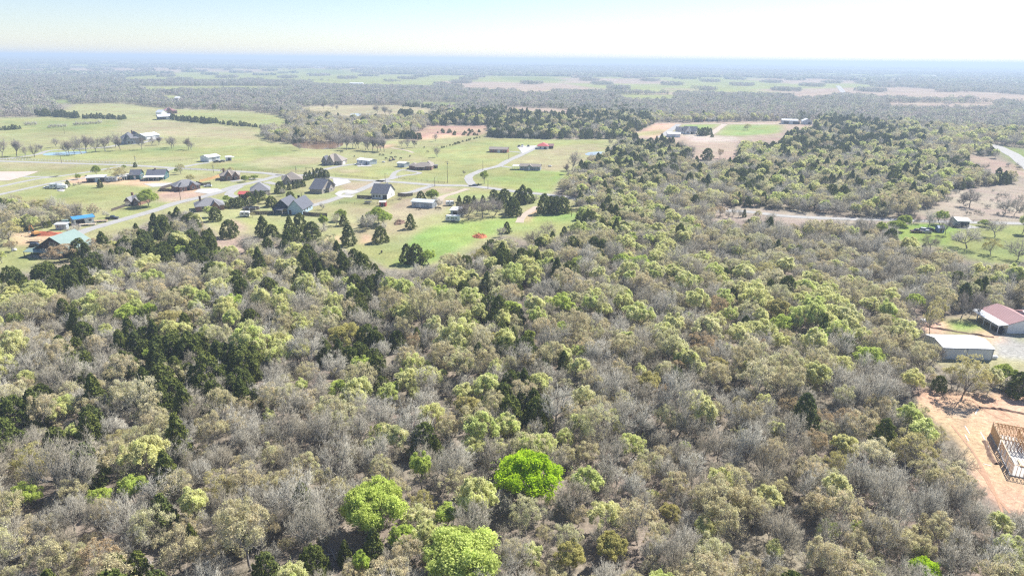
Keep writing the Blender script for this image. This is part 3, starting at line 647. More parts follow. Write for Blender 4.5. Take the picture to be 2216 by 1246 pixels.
for pts in ([(0, 372), (84, 371), (72, 376), (46, 384), (20, 391), (-60, 393), (-60, 373)], [(720, 386), (753, 389), (760, 395), (735, 402), (724, 405), (705, 402), (722, 396)], [(1118, 317), (1163, 315), (1150, 324), (1131, 333), (1124, 324)],
            [(724, 420), (733, 414), (752, 411), (774, 413), (776, 417), (757, 419), (744, 418), (738, 422), (752, 424), (770, 422), (760, 428), (735, 427)], [(770, 356), (800, 357), (806, 360), (775, 361)], [(430, 409), (470, 408), (484, 413), (450, 420), (420, 416)], [(310, 398), (372, 396), (378, 402), (330, 405)]):
    tag(sheet('concrete_pad' if pts[0][1] > 380 or pts[0][0] > 100 else 'dirt_pad', pts, M['concrete'] if pts[0][0] > 100 else M['pad'], .11), kind='structure')
def water(name, pts, col, z=.03, sm=True):
    m, nt, N, L = mat_new(name); out = N.new('ShaderNodeOutputMaterial'); b = N.new('ShaderNodeBsdfPrincipled'); L.new(b.outputs[0], out.inputs[0])
    b.inputs['Base Color'].default_value = (*col, 1); b.inputs['Roughness'].default_value = .08; b.inputs['IOR'].default_value = 1.33
    nz = N.new('ShaderNodeTexNoise'); nz.inputs['Scale'].default_value = .8; tc = N.new('ShaderNodeTexCoord'); L.new(tc.outputs['Object'], nz.inputs['Vector'])
    bp = N.new('ShaderNodeBump'); bp.inputs['Strength'].default_value = .12; L.new(nz.outputs['Fac'], bp.inputs['Height']); L.new(bp.outputs[0], b.inputs['Normal'])
    P = np.array([tuple(gp(*p))[:2] for p in (pts if not sm else pts)]); P = np.array(smooth(list(P) + [P[0]], 3)[:-1]) if sm else P; c = P.mean(0); n = len(P)
    g = Geo(); g.add([(x, y, z) for x, y in P] + [(c[0], c[1], z)], [((i + 1) % n, i, n) for i in range(n)]); me = g.build(name, m)
    if me.data.polygons[0].normal.z < 0: me.data.flip_normals()
    return tag(me, kind='structure')
water('pond_water', [(630, 309), (680, 306), (735, 307), (742, 314), (725, 321), (690, 323), (655, 321), (636, 316)], (.22, .13, .08))
water('pond_water', [(92, 334.5), (97, 332.5), (106, 331), (120, 330), (150, 328.5), (175, 328), (188, 328.5), (189, 330.5), (183, 332.5), (165, 334), (140, 335.5), (118, 336.8), (100, 336.8), (93, 336)], (.30, .42, .46), .08, False)
water('pond_water', [(1266, 333), (1278, 329.5), (1307, 329), (1308, 335), (1290, 337), (1270, 336)], (.30, .34, .36))
water('pond_water', [(757, 247), (775, 245.5), (800, 247), (806, 249), (790, 251), (765, 251)], (.35, .34, .32))
# the air: one closed box of thin pale haze
def haze():
    g = Geo(); box(g, -45000, 45000, -12000, 45000, -2.0, 100.0)
    m, nt, N, L = mat_new('haze'); out = N.new('ShaderNodeOutputMaterial'); v = N.new('ShaderNodeVolumePrincipled')
    v.inputs['Color'].default_value = (.63, .765, .92, 1); v.inputs['Density'].default_value = HAZE_DENSITY; v.inputs['Anisotropy'].default_value = .1
    L.new(v.outputs[0], out.inputs['Volume']); tag(g.build('haze', m), kind='stuff')
haze()

# ------------------------------------------------------------------ the woods
KN = {'bare': 'bare_oak_tree', 'bud': 'budding_oak_tree', 'leaf': 'leafing_oak_tree', 'cedar': 'cedar_tree', 'green': 'green_tree', 'pecan': 'bare_pecan_tree', 'brush': 'bare_bush'}
NOUN = {'bare': 'bare grey oak', 'bud': 'budding tan oak', 'leaf': 'pale leafing oak', 'cedar': 'dark green cedar', 'green': 'fresh green tree', 'pecan': 'bare upswept pecan', 'brush': 'low bare bush'}
GRP = {'bare': 'bare oaks of the woods', 'bud': 'budding oaks of the woods', 'leaf': 'oaks in pale new leaf', 'cedar': 'dark cedars', 'green': 'fresh green trees', 'pecan': 'bare pecans of the pasture', 'brush': 'bare bushes'}
TREES = []            # (kind, object, base px, base py) of trees still to be labelled
LAND = []             # landmarks: (px, py, phrase)
TAKEN = []            # x, y, radius kept free for trees and buildings already set
S_ = lambda *a: [M[k] if k else None for k in a]
LEAFM = {'pale': 'pale_leaf', 'yg': 'yellow_green_leaf', 'lime': 'lime_leaf', 'fresh': 'green_leaf', 'tan': 'tan_bud', 'yel': 'yellow_bud'}
def crown_tree(cx, cy, w, kind, var, tint=None, label=None, lm=None, sq=1.0, widen=1.0):
    """a tree whose crown is seen centred on pixel (cx, cy), w pixels wide; it stands on the ground below"""
    v = VAR[kind][var % len(VAR[kind])]; zc = 5.0
    for _ in range(3):
        x, y = [float(q) for q in ground(cx, cy, zc)]; sl = x * fwd[0] + y * fwd[1] + (zc - CAM_H) * fwd[2]
        s = w / F_PX * sl / v['W']; zc = .6 * v['H'] * s * sq
    s *= .97
    mats = None
    if tint and kind not in ('cedar', 'bare'): mats = [M['twig'], M[LEAFM[tint]]]
    if kind == 'bare' and tint: mats = [M[tint]]
    bx, by = project(x, y)
    e = put_tree(kind, var, x, y, s, (cx * 7.3 + cy) % 6.28, label, KN[kind], 'tree', GRP[kind] if not label else None, mats, sq)
    TAKEN.append((x, y, v['W'] * s * .5 * .86)); 
    if lm: LAND.append((float(bx), float(by), lm))
    if not label: TREES.append((kind, e, float(bx), float(by)))
    return e
_ct = crown_tree
LEAFM.update({'paletwig': 'paletwig', 'darktwig': 'darktwig'})
_ct(1145, 1022, 150, 'green', 0, 'lime', 'vivid lime green broad tree, the brightest crown in the woods', 'the vivid lime green tree', .86)
_ct(808, 1092, 142, 'green', 1, 'yg', 'broad yellow green tree standing next lower to the vivid lime tree', 'the broad yellow green tree', .95)
_ct(1000, 1205, 178, 'green', 1, 'yg', 'largest yellow green tree, cut by the lower edge of the photo', 'the largest yellow green tree', .9)
_ct(911, 1012, 48, 'leaf', 4, 'yg', 'narrow pointed yellow green tree beside the vivid lime tree', 'the narrow pointed yellow green tree', 1.5)
_ct(945, 968, 44, 'cedar', 0, None, 'dark cedar with a light green top by the narrow yellow green tree')
_ct(1023, 965, 62, 'leaf', 0, 'pale', 'round pale green oak just behind the vivid lime tree', 'the round pale green oak')
_ct(1076, 968, 48, 'leaf', 1, 'pale', 'smaller pale green oak touching the round pale green one')
_ct(1368, 962, 62, 'leaf', 1, 'pale', 'isolated round cream green oak amid bare woods', 'the isolated cream green oak')
_ct(1313, 1112, 86, 'leaf', 3, 'pale', 'wide pale green oak in the bare lower woods', 'the wide pale green oak')
_ct(1235, 1200, 78, 'leaf', 0, 'yel', 'yellowish leafing oak at the lower edge beside the largest yellow green tree')
_ct(1325, 1185, 74, 'leaf', 2, 'yel', 'yellowish leafing oak just below the wide pale green oak')
_ct(965, 1115, 54, 'leaf', 4, 'yg', 'small bright yellow green tree between two broad yellow green ones')
_ct(872, 1160, 64, 'leaf', 2, 'yg', 'loose yellow green tree next to the largest yellow green tree')
_ct(782, 1218, 42, 'leaf', 4, 'yg', 'slim yellow green tree rising at the lower edge', None, 1.3)
_ct(915, 1085, 60, 'bud', 2, 'yel')
_ct(1262, 860, 54, 'leaf', 1, 'pale', 'tall light lime oak with a domed double crown', 'the light lime domed oak', 1.25)
_ct(1010, 878, 62, 'leaf', 0, 'yel', 'yellow leafing oak in the middle woods beside dark cedars', 'the yellow leafing oak by the cedars')
_ct(1000, 850, 46, 'leaf', 4, 'pale'); _ct(1060, 872, 44, 'leaf', 2, 'fresh'); _ct(1100, 925, 60, 'leaf', 4, 'pale')
_ct(872, 815, 34, 'leaf', 4, 'yg', 'upper of two bright yellow green crowns by the dirt trail', 'the bright crowns by the dirt trail'); _ct(852, 838, 30, 'leaf', 2, 'yg', 'lower of two bright yellow green crowns by the dirt trail')
_ct(735, 840, 60, 'leaf', 0, 'yg', 'bright yellow green low tree beside dark cedars', 'the yellow green tree beside the dark cedars', .8)
_ct(782, 792, 44, 'leaf', 4, 'yg'); _ct(748, 722, 82, 'leaf', 3, 'yel', 'broad golden yellow oak beside a knot of dark cedars', 'the broad golden yellow oak', .85)
_ct(275, 680, 52, 'leaf', 2, 'yg', 'bright yellow green bushy tree in the grey woods', 'the bright yellow green bushy tree'); _ct(372, 690, 74, 'leaf', 3, 'yel', 'flat crowned yellow oak in the grey woods', 'the flat crowned yellow oak', .8)
_ct(502, 655, 50, 'leaf', 1, 'yg'); _ct(548, 618, 22, 'leaf', 4, 'fresh'); _ct(528, 680, 26, 'leaf', 2, 'yg'); _ct(322, 668, 34, 'leaf', 1, 'yg'); _ct(620, 735, 40, 'leaf', 0, 'pale'); _ct(325, 768, 30, 'leaf', 4, 'yg')
_ct(655, 600, 30, 'leaf', 2, 'yg'); _ct(470, 555, 34, 'leaf', 2, 'fresh'); _ct(393, 545, 30, 'leaf', 4, 'yg'); _ct(298, 602, 34, 'leaf', 1, 'pale')
_ct(285, 1052, 66, 'leaf', 1, 'yg', 'light green oak with a rounded crown over bare brown ground', 'the rounded light green oak'); _ct(214, 1075, 56, 'leaf', 0, 'yg', 'yellow green oak touching the rounded light green one')
_ct(52, 1070, 72, 'leaf', 3, 'yg', 'wide yellow green oak near the left edge of the photo', 'the wide yellow green oak at the left edge'); _ct(68, 990, 100, 'bud', 3, 'yel', 'broad yellowish budding oak near the left edge of the photo', 'the broad yellowish oak')
_ct(168, 988, 34, 'leaf', 4, 'yg'); _ct(265, 948, 62, 'bud', 1, 'yel'); _ct(218, 1200, 100, 'bud', 0, 'tan', 'wide tan budding oak at the lower left of the woods', 'the wide tan budding oak'); _ct(470, 1045, 90, 'bud', 3, 'yel')
_ct(413, 1158, 40, 'cedar', 2, None, 'slim cedar standing alone in the bare lower woods', 'the slim lone woodland cedar', 1.3); _ct(572, 1222, 76, 'cedar', 1, None, 'large dark cedar at the lower edge of the photo', 'the large dark cedar at the lower edge'); _ct(676, 1205, 74, 'cedar', 3, None, 'wide cedar at the lower edge with thin spiky top', None)
_ct(195, 842, 42, 'cedar', 3, None, 'round olive green cedar apart from the dark cedar thicket', 'the round olive cedar')
_ct(1160, 588, 36, 'green', 2, 'fresh', 'bright green tree on the edge of the middle woods', 'the bright green tree at the wood edge'); _ct(1251, 568, 32, 'green', 2, 'fresh', 'small round bright green tree in grey woods', 'the small round bright green tree')
_ct(1104, 634, 52, 'bud', 3, 'tan', 'smooth round tan tree beside a dirt opening', 'the smooth round tan tree'); _ct(1040, 555, 46, 'bud', 1, 'yel'); _ct(1105, 668, 50, 'leaf', 0, 'yg'); _ct(1215, 655, 56, 'leaf', 3, 'yg', 'wide light green tree right of the dirt opening', 'the light green tree by the dirt opening', 1.1)
_ct(1182, 665, 34, 'leaf', 2, 'yg'); _ct(895, 740, 34, 'bud', 4, 'tan', 'slim rusty tan tree leaning over a dirt trail', 'the slim rusty tan tree', 1.4); _ct(1216, 710, 40, 'leaf', 1, 'yg'); _ct(1058, 735, 50, 'leaf', 0, 'yel'); _ct(1026, 705, 32, 'leaf', 2, 'fresh'); _ct(955, 640, 44, 'leaf', 4, 'yg'); _ct(925, 655, 32, 'leaf', 1, 'pale'); _ct(835, 635, 50, 'bud', 3, 'yel'); _ct(1146, 725, 24, 'leaf', 4, 'fresh')
_ct(1635, 645, 74, 'leaf', 3, 'pale', 'rounded pale cream green oak in the dark bare woods', 'the rounded cream green oak'); _ct(1742, 622, 56, 'leaf', 0, 'pale', 'upper of two pale green oaks standing corner to corner', 'the two pale corner oaks'); _ct(1783, 640, 54, 'leaf', 1, 'pale', 'lower of two pale green oaks standing corner to corner')
_ct(1682, 668, 52, 'leaf', 2, 'yel'); _ct(1600, 720, 66, 'leaf', 3, 'pale', 'left oak of the wide pale cluster in the far bare woods', 'the wide pale oak cluster'); _ct(1650, 712, 62, 'leaf', 0, 'pale', 'middle oak of the wide pale cluster'); _ct(1688, 738, 46, 'leaf', 1, 'pale', 'right oak of the wide pale cluster in bare woods')
_ct(1640, 752, 44, 'bud', 4, 'tan'); _ct(1662, 585, 56, 'bud', 3, 'yel'); _ct(1700, 575, 40, 'leaf', 4, 'pale'); _ct(1690, 700, 50, 'leaf', 1, 'yg'); _ct(1458, 705, 46, 'leaf', 4, 'pale', 'narrow cream oak standing over darker bare trees', 'the narrow cream oak', 1.2); _ct(1520, 740, 70, 'bud', 3, 'tan'); _ct(1550, 660, 60, 'bud', 1, 'tan')
_ct(1770, 728, 46, 'leaf', 2, 'lime', 'small vivid green oak in the dark bare woods', 'the small vivid green oak'); _ct(1882, 770, 68, 'leaf', 3, 'yg', 'loose light green tree near the white metal barn', 'the loose light green tree'); _ct(1937, 702, 36, 'leaf', 4, 'yg'); _ct(1982, 650, 38, 'leaf', 1, 'yg'); _ct(1845, 695, 30, 'green', 2, 'fresh'); _ct(1820, 705, 30, 'leaf', 4, 'yg')
_ct(1868, 675, 34, 'bare', 1, 'paletwig', 'whitish blossoming bare tree near the yard', 'the whitish blossoming tree'); _ct(1555, 790, 46, 'leaf', 1, 'yel'); _ct(1460, 795, 52, 'bud', 0, 'tan')
_ct(1657, 873, 46, 'leaf', 1, 'pale', 'cream green upright oak beside an orange tan one', 'the cream green upright oak', 1.15); _ct(1608, 895, 50, 'leaf', 0, 'yel'); _ct(1707, 878, 44, 'bud', 4, 'tan', 'upright orange tan oak beside the cream green one', 'the upright orange tan oak', 1.2); _ct(1500, 865, 70, 'leaf', 3, 'pale', 'cream leafing oak cluster front beside the cedar', 'the cream oak beside the cedar'); _ct(1405, 825, 60, 'leaf', 0, 'yel'); _ct(1440, 850, 50, 'bud', 1, 'tan')
_ct(1783, 905, 60, 'bud', 3, 'tan', 'left of the two joined orange tan oaks', 'the two joined orange tan oaks'); _ct(1835, 905, 60, 'bud', 0, 'tan', 'right of the two joined orange tan oaks'); _ct(1825, 962, 56, 'leaf', 2, 'pale', 'cream green oak in front of the joined orange tan oaks', 'the cream green oak near the clearing'); _ct(1765, 950, 60, 'bud', 2, 'tan'); _ct(1810, 1000, 60, 'bud', 1, 'yel')
_ct(1793, 1148, 52, 'leaf', 1, 'pale', 'pale green slanting oak in the bare lower woods', 'the pale green slanting oak', 1.1); _ct(1862, 1142, 42, 'leaf', 2, 'yg', 'small yellow green tree next to the pale slanting oak'); _ct(1483, 968, 26, 'leaf', 4, 'yg'); _ct(1452, 1108, 50, 'leaf', 0, 'yel', 'soft yellow oak leaning in the bare lower woods', 'the soft yellow oak'); _ct(1412, 1070, 30, 'leaf', 1, 'pale')
_ct(2000, 1232, 68, 'green', 2, 'lime', 'vivid green tree at the bottom edge of the photo', 'the vivid green tree at the bottom edge'); _ct(1952, 895, 34, 'leaf', 2, 'yg', 'small lime green tree at the edge of the dirt clearing', 'the small lime green tree'); _ct(1980, 970, 110, 'bud', 3, 'yel', 'wide olive budding oak at the edge of the dirt clearing', 'the wide olive oak by the clearing'); _ct(2070, 1000, 84, 'bare', 4, 'twig', 'thin bare oak leaning over the dirt clearing', 'the thin bare oak over the clearing'); _ct(2020, 1020, 34, 'cedar', 2, None, 'small cedar at the edge of the dirt clearing')
_ct(1385, 568, 52, 'leaf', 3, 'yg', 'bright leafing oak clump in the grey upper woods', 'the bright leafing clump'); _ct(1345, 562, 40, 'leaf', 0, 'yg'); _ct(1414, 496, 24, 'green', 2, 'fresh', 'small bright green tree in the upper woods', 'the small bright green tree up the slope'); _ct(1365, 515, 26, 'leaf', 4, 'yg'); _ct(1508, 495, 22, 'leaf', 4, 'yg'); _ct(1333, 478, 22, 'leaf', 4, 'yg')

# lone trees of the fields: (base px, base py, height px, kind, variant, tint)
def lone(bx, by, h, kind, var, tint=None, wide=1.0, label=None, lm=None):
    v = VAR[kind][var % len(VAR[kind])]; x, y = [float(q) for q in ground(bx, by)]
    sl = slant(bx, by); Hm = h / F_PX * sl / .97; sz = Hm / v['H']; s = sz * wide
    mats = None
    if tint and kind in ('bud', 'leaf', 'green'): mats = [M['twig'], M[LEAFM[tint]]]
    if tint and kind in ('bare', 'pecan'): mats = [M[tint]]
    e = put_tree(kind, var, x, y, s, (bx * 3.7 + by) % 6.28, label, KN[kind], 'tree' if kind != 'brush' else 'bush', None if label else GRP[kind], mats, sz / s)
    TAKEN.append((x, y, v['W'] * s * .5))
    if lm: LAND.append((bx, by, lm))
    if not label: TREES.append((kind, e, bx, by))
for i, (bx, by, h) in enumerate([(5, 338, 35), (37, 338, 35), (54, 339, 22), (75, 340, 28), (90, 328, 15), (123, 319, 20), (144, 333, 22), (150, 333, 28), (162, 331, 20), (178, 334, 38), (187, 329, 34), (196, 322, 26), (207, 329, 30),
    (228, 327, 30), (236, 316, 22), (249, 320, 30), (260, 326, 28), (307, 324, 28), (328, 315, 18), (344, 314, 18), (372, 322, 26), (377, 319, 22), (408, 324, 24), (415, 325, 18), (732, 320, 28), (750, 325, 30), (763, 320, 30), (771, 320, 28), (776, 321, 26),
    (791, 325, 30), (798, 326, 28), (807, 327, 30), (817, 327, 28), (825, 327, 28), (831, 329, 30), (869, 317, 14), (880, 321, 22), (897, 319, 18), (942, 306, 16), (947, 340, 22), (834, 250, 20), (844, 250, 14), (818, 245, 16), (812, 243, 12), (1004, 379, 10),
    (1237, 368, 38), (1227, 377, 22), (1320, 315, 14), (650, 326, 16), (860, 265, 12), (730, 240, 12), (720, 236, 12), (700, 236, 13), (650, 235, 14)]): lone(bx, by, h, 'pecan', i % 3, None, 1.0 if h > 20 else 1.1)
for i, (bx, by, h, k, tn, wd) in enumerate([(1048, 398, 28, 'leaf', 'fresh', 1.0), (1618, 282, 14, 'bud', 'yel', 1.1), (209, 379, 20, 'green', 'fresh', .85), (170, 388.5, 12, 'green', 'fresh', 1), (269, 366.5, 9, 'green', 'fresh', 1), (254, 391, 30, 'bud', 'yel', 1.25), (293, 362, 10, 'cedar', None, 1),
    (392, 377, 22, 'bud', 'yel', .9), (382, 374, 10, 'green', 'fresh', .8), (147, 402, 12, 'cedar', None, 1.2), (322, 447, 36, 'green', 'fresh', 1.0), (217, 406, 18, 'cedar', None, 1.3), (278, 451, 15, 'bare', None, 1.1), (229, 471, 16, 'bare', None, .9), (412, 393, 15, 'bud', 'yel', 1.4), (27, 545, 25, 'bud', 'tan', 1.0), (98, 466, 34, 'bud', 'yel', 1.25),
    (529, 394, 14, 'green', 'fresh', 1.1), (538, 388, 6, 'green', 'fresh', 1.4), (551, 388, 9, 'green', 'fresh', 1.5), (484, 376, 12, 'bud', 'yel', 1.0), (500, 376, 14, 'bud', 'yel', 1.0),
    (663, 390, 17, 'cedar', None, 1), (671, 388, 18, 'cedar', None, 1), (680, 386, 19, 'cedar', None, 1), (688, 384, 19, 'cedar', None, 1), (697, 383, 19, 'cedar', None, 1), (706, 385, 17, 'cedar', None, 1.1), (607, 418, 24, 'cedar', None, 1.1), (613, 424, 16, 'bare', None, 1), (626, 411, 16, 'cedar', None, 1.2), (638, 408, 14, 'cedar', None, 1.1), (646, 406, 17, 'cedar', None, 1.1), (656, 404, 14, 'cedar', None, 1.1),
    (629, 436, 21, 'cedar', None, 1.3), (491, 437, 14, 'green', 'fresh', 1), (503, 447, 18, 'cedar', None, 1.2), (518, 449, 22, 'cedar', None, 1.4), (492, 451, 14, 'cedar', None, 1.3), (540, 444, 27, 'cedar', None, 1.1), (556, 438, 26, 'cedar', None, 1.1), (568, 433, 20, 'cedar', None, 1.2), (580, 430, 15, 'bare', None, 1.2), (588, 447, 22, 'cedar', None, 1.5), (578, 440, 18, 'leaf', 'pale', 1),
    (498, 513, 36, 'cedar', None, 1.25), (467, 478, 30, 'cedar', None, 1.1), (455, 470, 24, 'leaf', 'pale', 1.1), (570, 512, 44, 'cedar', None, 1.1), (590, 520, 34, 'cedar', None, 1.2), (628, 509, 42, 'cedar', None, 1.15), (650, 498, 36, 'cedar', None, 1.0), (637, 530, 36, 'cedar', None, 1.2), (676, 520, 40, 'cedar', None, 1.2), (690, 512, 32, 'bare', None, 1.1), (701, 499, 34, 'leaf', 'fresh', .9), (727, 488, 26, 'bare', None, 1.2), (745, 488, 24, 'cedar', None, 1.3),
    (738, 478, 24, 'leaf', 'fresh', 1.2), (546, 470, 10, 'bud', 'yel', 1.3), (697, 454, 16, 'bare', None, .9), (755, 531, 46, 'cedar', None, 1.1), (795, 497, 36, 'bare', None, 1.1), (805, 494, 30, 'bare', None, 1.1), (786, 492, 26, 'cedar', None, .9), (818, 484, 34, 'green', 'fresh', 1.2), (835, 490, 30, 'leaf', 'yg', 1.1), (824, 524, 34, 'cedar', None, 1.2), (829, 505, 24, 'bare', None, 1), (889, 495, 32, 'cedar', None, 1.1),
    (911, 434, 20, 'cedar', None, 1.25), (936, 435, 24, 'green', 'fresh', 1.0), (948, 447, 20, 'bare', None, 1.1), (941, 441, 16, 'bare', None, 1.1), (994, 447, 24, 'cedar', None, 1.1), (1012, 445, 21, 'cedar', None, 1.4), (1026, 441, 18, 'cedar', None, 1.4), (1045, 438, 16, 'cedar', None, 1.4), (1069, 435, 24, 'cedar', None, 1.2), (1092, 437, 28, 'cedar', None, 1.3), (1106, 461, 34, 'cedar', None, 1.2), (1085, 450, 30, 'cedar', None, 1.2), (1113, 467, 36, 'cedar', None, 1.1),
    (1131, 441, 40, 'cedar', None, 1.0), (1143, 439, 30, 'cedar', None, 1.0), (1120, 440, 28, 'cedar', None, 1.0), (1014, 477, 36, 'bare', 'darktwig', 1.3), (1000, 468, 28, 'bare', 'darktwig', 1.2), (1044, 472, 42, 'bare', 'darktwig', 1.1), (1030, 466, 34, 'bare', 'darktwig', 1.1), (1071, 466, 38, 'bare', 'darktwig', 1.1), (1058, 460, 34, 'bare', 'darktwig', 1.1), (1177, 462, 42, 'cedar', None, .85), (1204, 462, 36, 'cedar', None, 1.15), (1217, 460, 34, 'cedar', None, 1.2), (1192, 455, 30, 'cedar', None, 1),
    (1160, 438, 16, 'bare', None, 1.0), (1097, 504, 24, 'cedar', None, 1.2), (1086, 512, 20, 'bare', None, 1.2), (1158, 532, 38, 'bare', 'darktwig', 1.1), (1186, 514, 34, 'bare', None, 1.1), (1221, 514, 24, 'cedar', None, 1.1), (1255, 476, 24, 'cedar', None, 1.0), (881, 569, 42, 'cedar', None, 1.1), (901, 570, 42, 'cedar', None, 1.1), (928, 572, 32, 'leaf', 'yg', 1.1), (1487, 343, 22, 'cedar', None, 1.2), (1530, 346, 24, 'cedar', None, 1.3), (1558, 343, 20, 'bud', 'tan', .8),
    (1511, 293, 15, 'cedar', None, 1), (1518, 294, 17, 'cedar', None, 1), (1524, 294, 17, 'cedar', None, 1), (1530, 293, 18, 'cedar', None, 1), (1536, 292, 14, 'cedar', None, 1), (1541, 297, 7, 'cedar', None, 1.3), (1035, 402, 6, 'cedar', None, 1.2),
    (163, 514, 30, 'bare', 'paletwig', 1.3), (134, 568, 38, 'bud', 'tan', 1.55), (22, 528, 48, 'bud', 'yel', 1.15), (5, 520, 40, 'bare', None, 1.0), (5, 570, 26, 'leaf', 'pale', 1.0), (176, 560, 44, 'cedar', None, 1.1), (190, 568, 44, 'cedar', None, 1.2), (212, 545, 30, 'bud', 'tan', 1.2),
    (2083, 856, 95, 'bud', 'yel', .85), (2030, 845, 34, 'cedar', None, 1.0), (2168, 832, 44, 'leaf', 'fresh', 1.2), (2208, 855, 52, 'cedar', None, 1.5), (2011, 724, 62, 'bud', 'yel', .6), (2060, 840, 44, 'bare', None, 1.0), (2092, 538, 50, 'bare', None, 1.15), (2144, 552, 36, 'bud', 'yel', 1.0), (2203, 562, 48, 'bare', 'darktwig', 1.1), (2153, 513, 36, 'bare', None, 1.2), (1956, 490, 24, 'green', 'fresh', 1.0),
    (1977, 483, 22, 'bare', 'darktwig', 1.1), (2009, 490, 34, 'bare', None, .8), (2034, 486, 30, 'leaf', 'fresh', 1.1), (2046, 508, 44, 'bare', 'darktwig', .5), (2013, 542, 34, 'bare', 'darktwig', 1.4), (2098, 449, 40, 'bare', 'darktwig', 1.1), (2086, 447, 30, 'bare', 'darktwig', 1.0), (2173, 463, 38, 'bare', None, .9), (2194, 466, 40, 'bare', None, .8), (2130, 490, 14, 'green', 'fresh', 1.6), (2213, 505, 44, 'leaf', 'pale', .8), (1925, 515, 30, 'bare', None, 1.1), (1905, 510, 30, 'leaf', 'fresh', 1.0), (1940, 500, 22, 'green', 'fresh', 1.4),
    (1598, 470, 20, 'bare', None, .8), (1575, 472, 18, 'bare', None, .7), (1586, 468, 20, 'bare', None, .6), (1610, 470, 18, 'cedar', None, .8), (1640, 472, 16, 'bud', 'yel', 1.1), (1558, 468, 22, 'bud', 'tan', 1.3), (1670, 478, 20, 'bare', None, 1), (1975, 735, 60, 'bare', 'darktwig', .7), (1960, 745, 66, 'bare', 'darktwig', .8), (1985, 800, 60, 'bare', 'darktwig', .8), (2020, 790, 56, 'bare', 'darktwig', .6), (2114, 690, 60, 'bare', 'darktwig', .7), (2080, 688, 55, 'bare', 'darktwig', .8), (2025, 690, 50, 'bud', 'yel', .7)]):
    lone(bx, by, h, k, (i * 5 + int(bx)) % 6, tn, wd)
for i in range(15):                                                   # bushes dotted along the pasture's far fence
    t = i / 14; lone(957 + t * 80 + random.uniform(-2, 2), 321 - t * 23 + random.uniform(-1, 1), random.uniform(2.5, 5), 'cedar', i, None, 1.6)
for i in range(26): lone(random.uniform(945, 1050), random.uniform(283, 294), random.uniform(3, 6), 'cedar', i, None, 1.6)
for x0, y0, x1, y1, n, h in ((75, 250, 172, 256, 24, 15), (177, 256, 272, 259, 20, 11), (372, 260, 470, 268, 22, 13), (470, 268, 565, 277, 20, 9), (870, 230, 972, 237, 20, 9), (860, 252, 893, 252, 8, 15), (925, 262, 980, 270, 12, 16), (1055, 296, 1190, 299, 26, 17), (865, 300, 910, 301, 10, 17), (0, 283, 45, 280, 8, 10)):
    for i in range(n):                                                # cedar hedgerows between the far fields
        t = (i + .5) / n; lone(x0 + (x1 - x0) * t + random.uniform(-2, 2), y0 + (y1 - y0) * t + random.uniform(-1.2, 1.2), h * random.uniform(.65, 1.1), 'cedar', i, None, 1.1) if h < 12 or i % 2 == 0 or True else None
for i in range(34): lone(random.uniform(2050, 2214), random.uniform(415, 468), random.uniform(5, 11), 'brush' if i % 3 else 'bare', i, None, 1.0)
for i in range(12): lone(random.uniform(2095, 2212), random.uniform(360, 395), random.uniform(6, 14), 'bare', i, None, 1.1)
for x0, y0, x1, y1, n in ((108, 277, 142, 275, 5), (165, 272, 216, 268, 8), (58, 272, 76, 271, 3), (150, 405, 172, 400, 3)):
    for i in range(n): t = i / max(1, n - 1); lone(x0 + (x1 - x0) * t, y0 + (y1 - y0) * t, random.uniform(6, 9), 'brush', i, None, 1.0)

# ------------------------------------------------------------------ buildings
M['rut'] = surf('rut', (.44, .27, .17), (.36, .21, .13), 1.5, .95)
def frame(p1, p2, pb=None):
    """local frame with its origin at pixel p1, x towards p2, y away from the camera; or, from p1 to the back corner pb"""
    a = gp(*p1)
    if pb: b = gp(*pb); y = (b - a); y.normalize(); x = Vector((y.y, -y.x, 0)); L = p2
    else: b = gp(*p2); x = (b - a); L = x.length; x.normalize(); y = Vector((-x.y, x.x, 0))
    return a, math.atan2(x.y, x.x), L
def wall_geo(x0, x1, y0, y1, eave, rise, typ):
    g = Geo(); z = -.2
    if typ == 'gx':
        ym = (y0 + y1) / 2; g.add([(x0, y0, z), (x1, y0, z), (x1, y1, z), (x0, y1, z), (x0, y0, eave), (x1, y0, eave), (x1, y1, eave), (x0, y1, eave), (x0, ym, eave + rise), (x1, ym, eave + rise)],
              [(0, 1, 5, 4), (2, 3, 7, 6)]); g.f.append(np.array([[0, 4, 8, 7, 3], [1, 2, 6, 9, 5]]) + (g.n - 10)); g.m.append(0)
    elif typ == 'gy':
        xm = (x0 + x1) / 2; g.add([(x0, y0, z), (x1, y0, z), (x1, y1, z), (x0, y1, z), (x0, y0, eave), (x1, y0, eave), (x1, y1, eave), (x0, y1, eave), (xm, y0, eave + rise), (xm, y1, eave + rise)],
              [(1, 2, 6, 5), (3, 0, 4, 7)]); g.f.append(np.array([[0, 1, 5, 8, 4], [2, 3, 7, 9, 6]]) + (g.n - 10)); g.m.append(0)
    else: box(g, x0, x1, y0, y1, z, eave)
    return g
def slab_quad(g, a, b, c, d, th=.14):
    """roof plane with thickness: corners counter-clockwise seen from above"""
    P = [Vector(q) for q in (a, b, c, d)]; n = (P[1] - P[0]).cross(P[3] - P[0]); n.normalize(); n *= th
    hexa(g, [tuple(p) for p in P] + [tuple(p + n) for p in P])
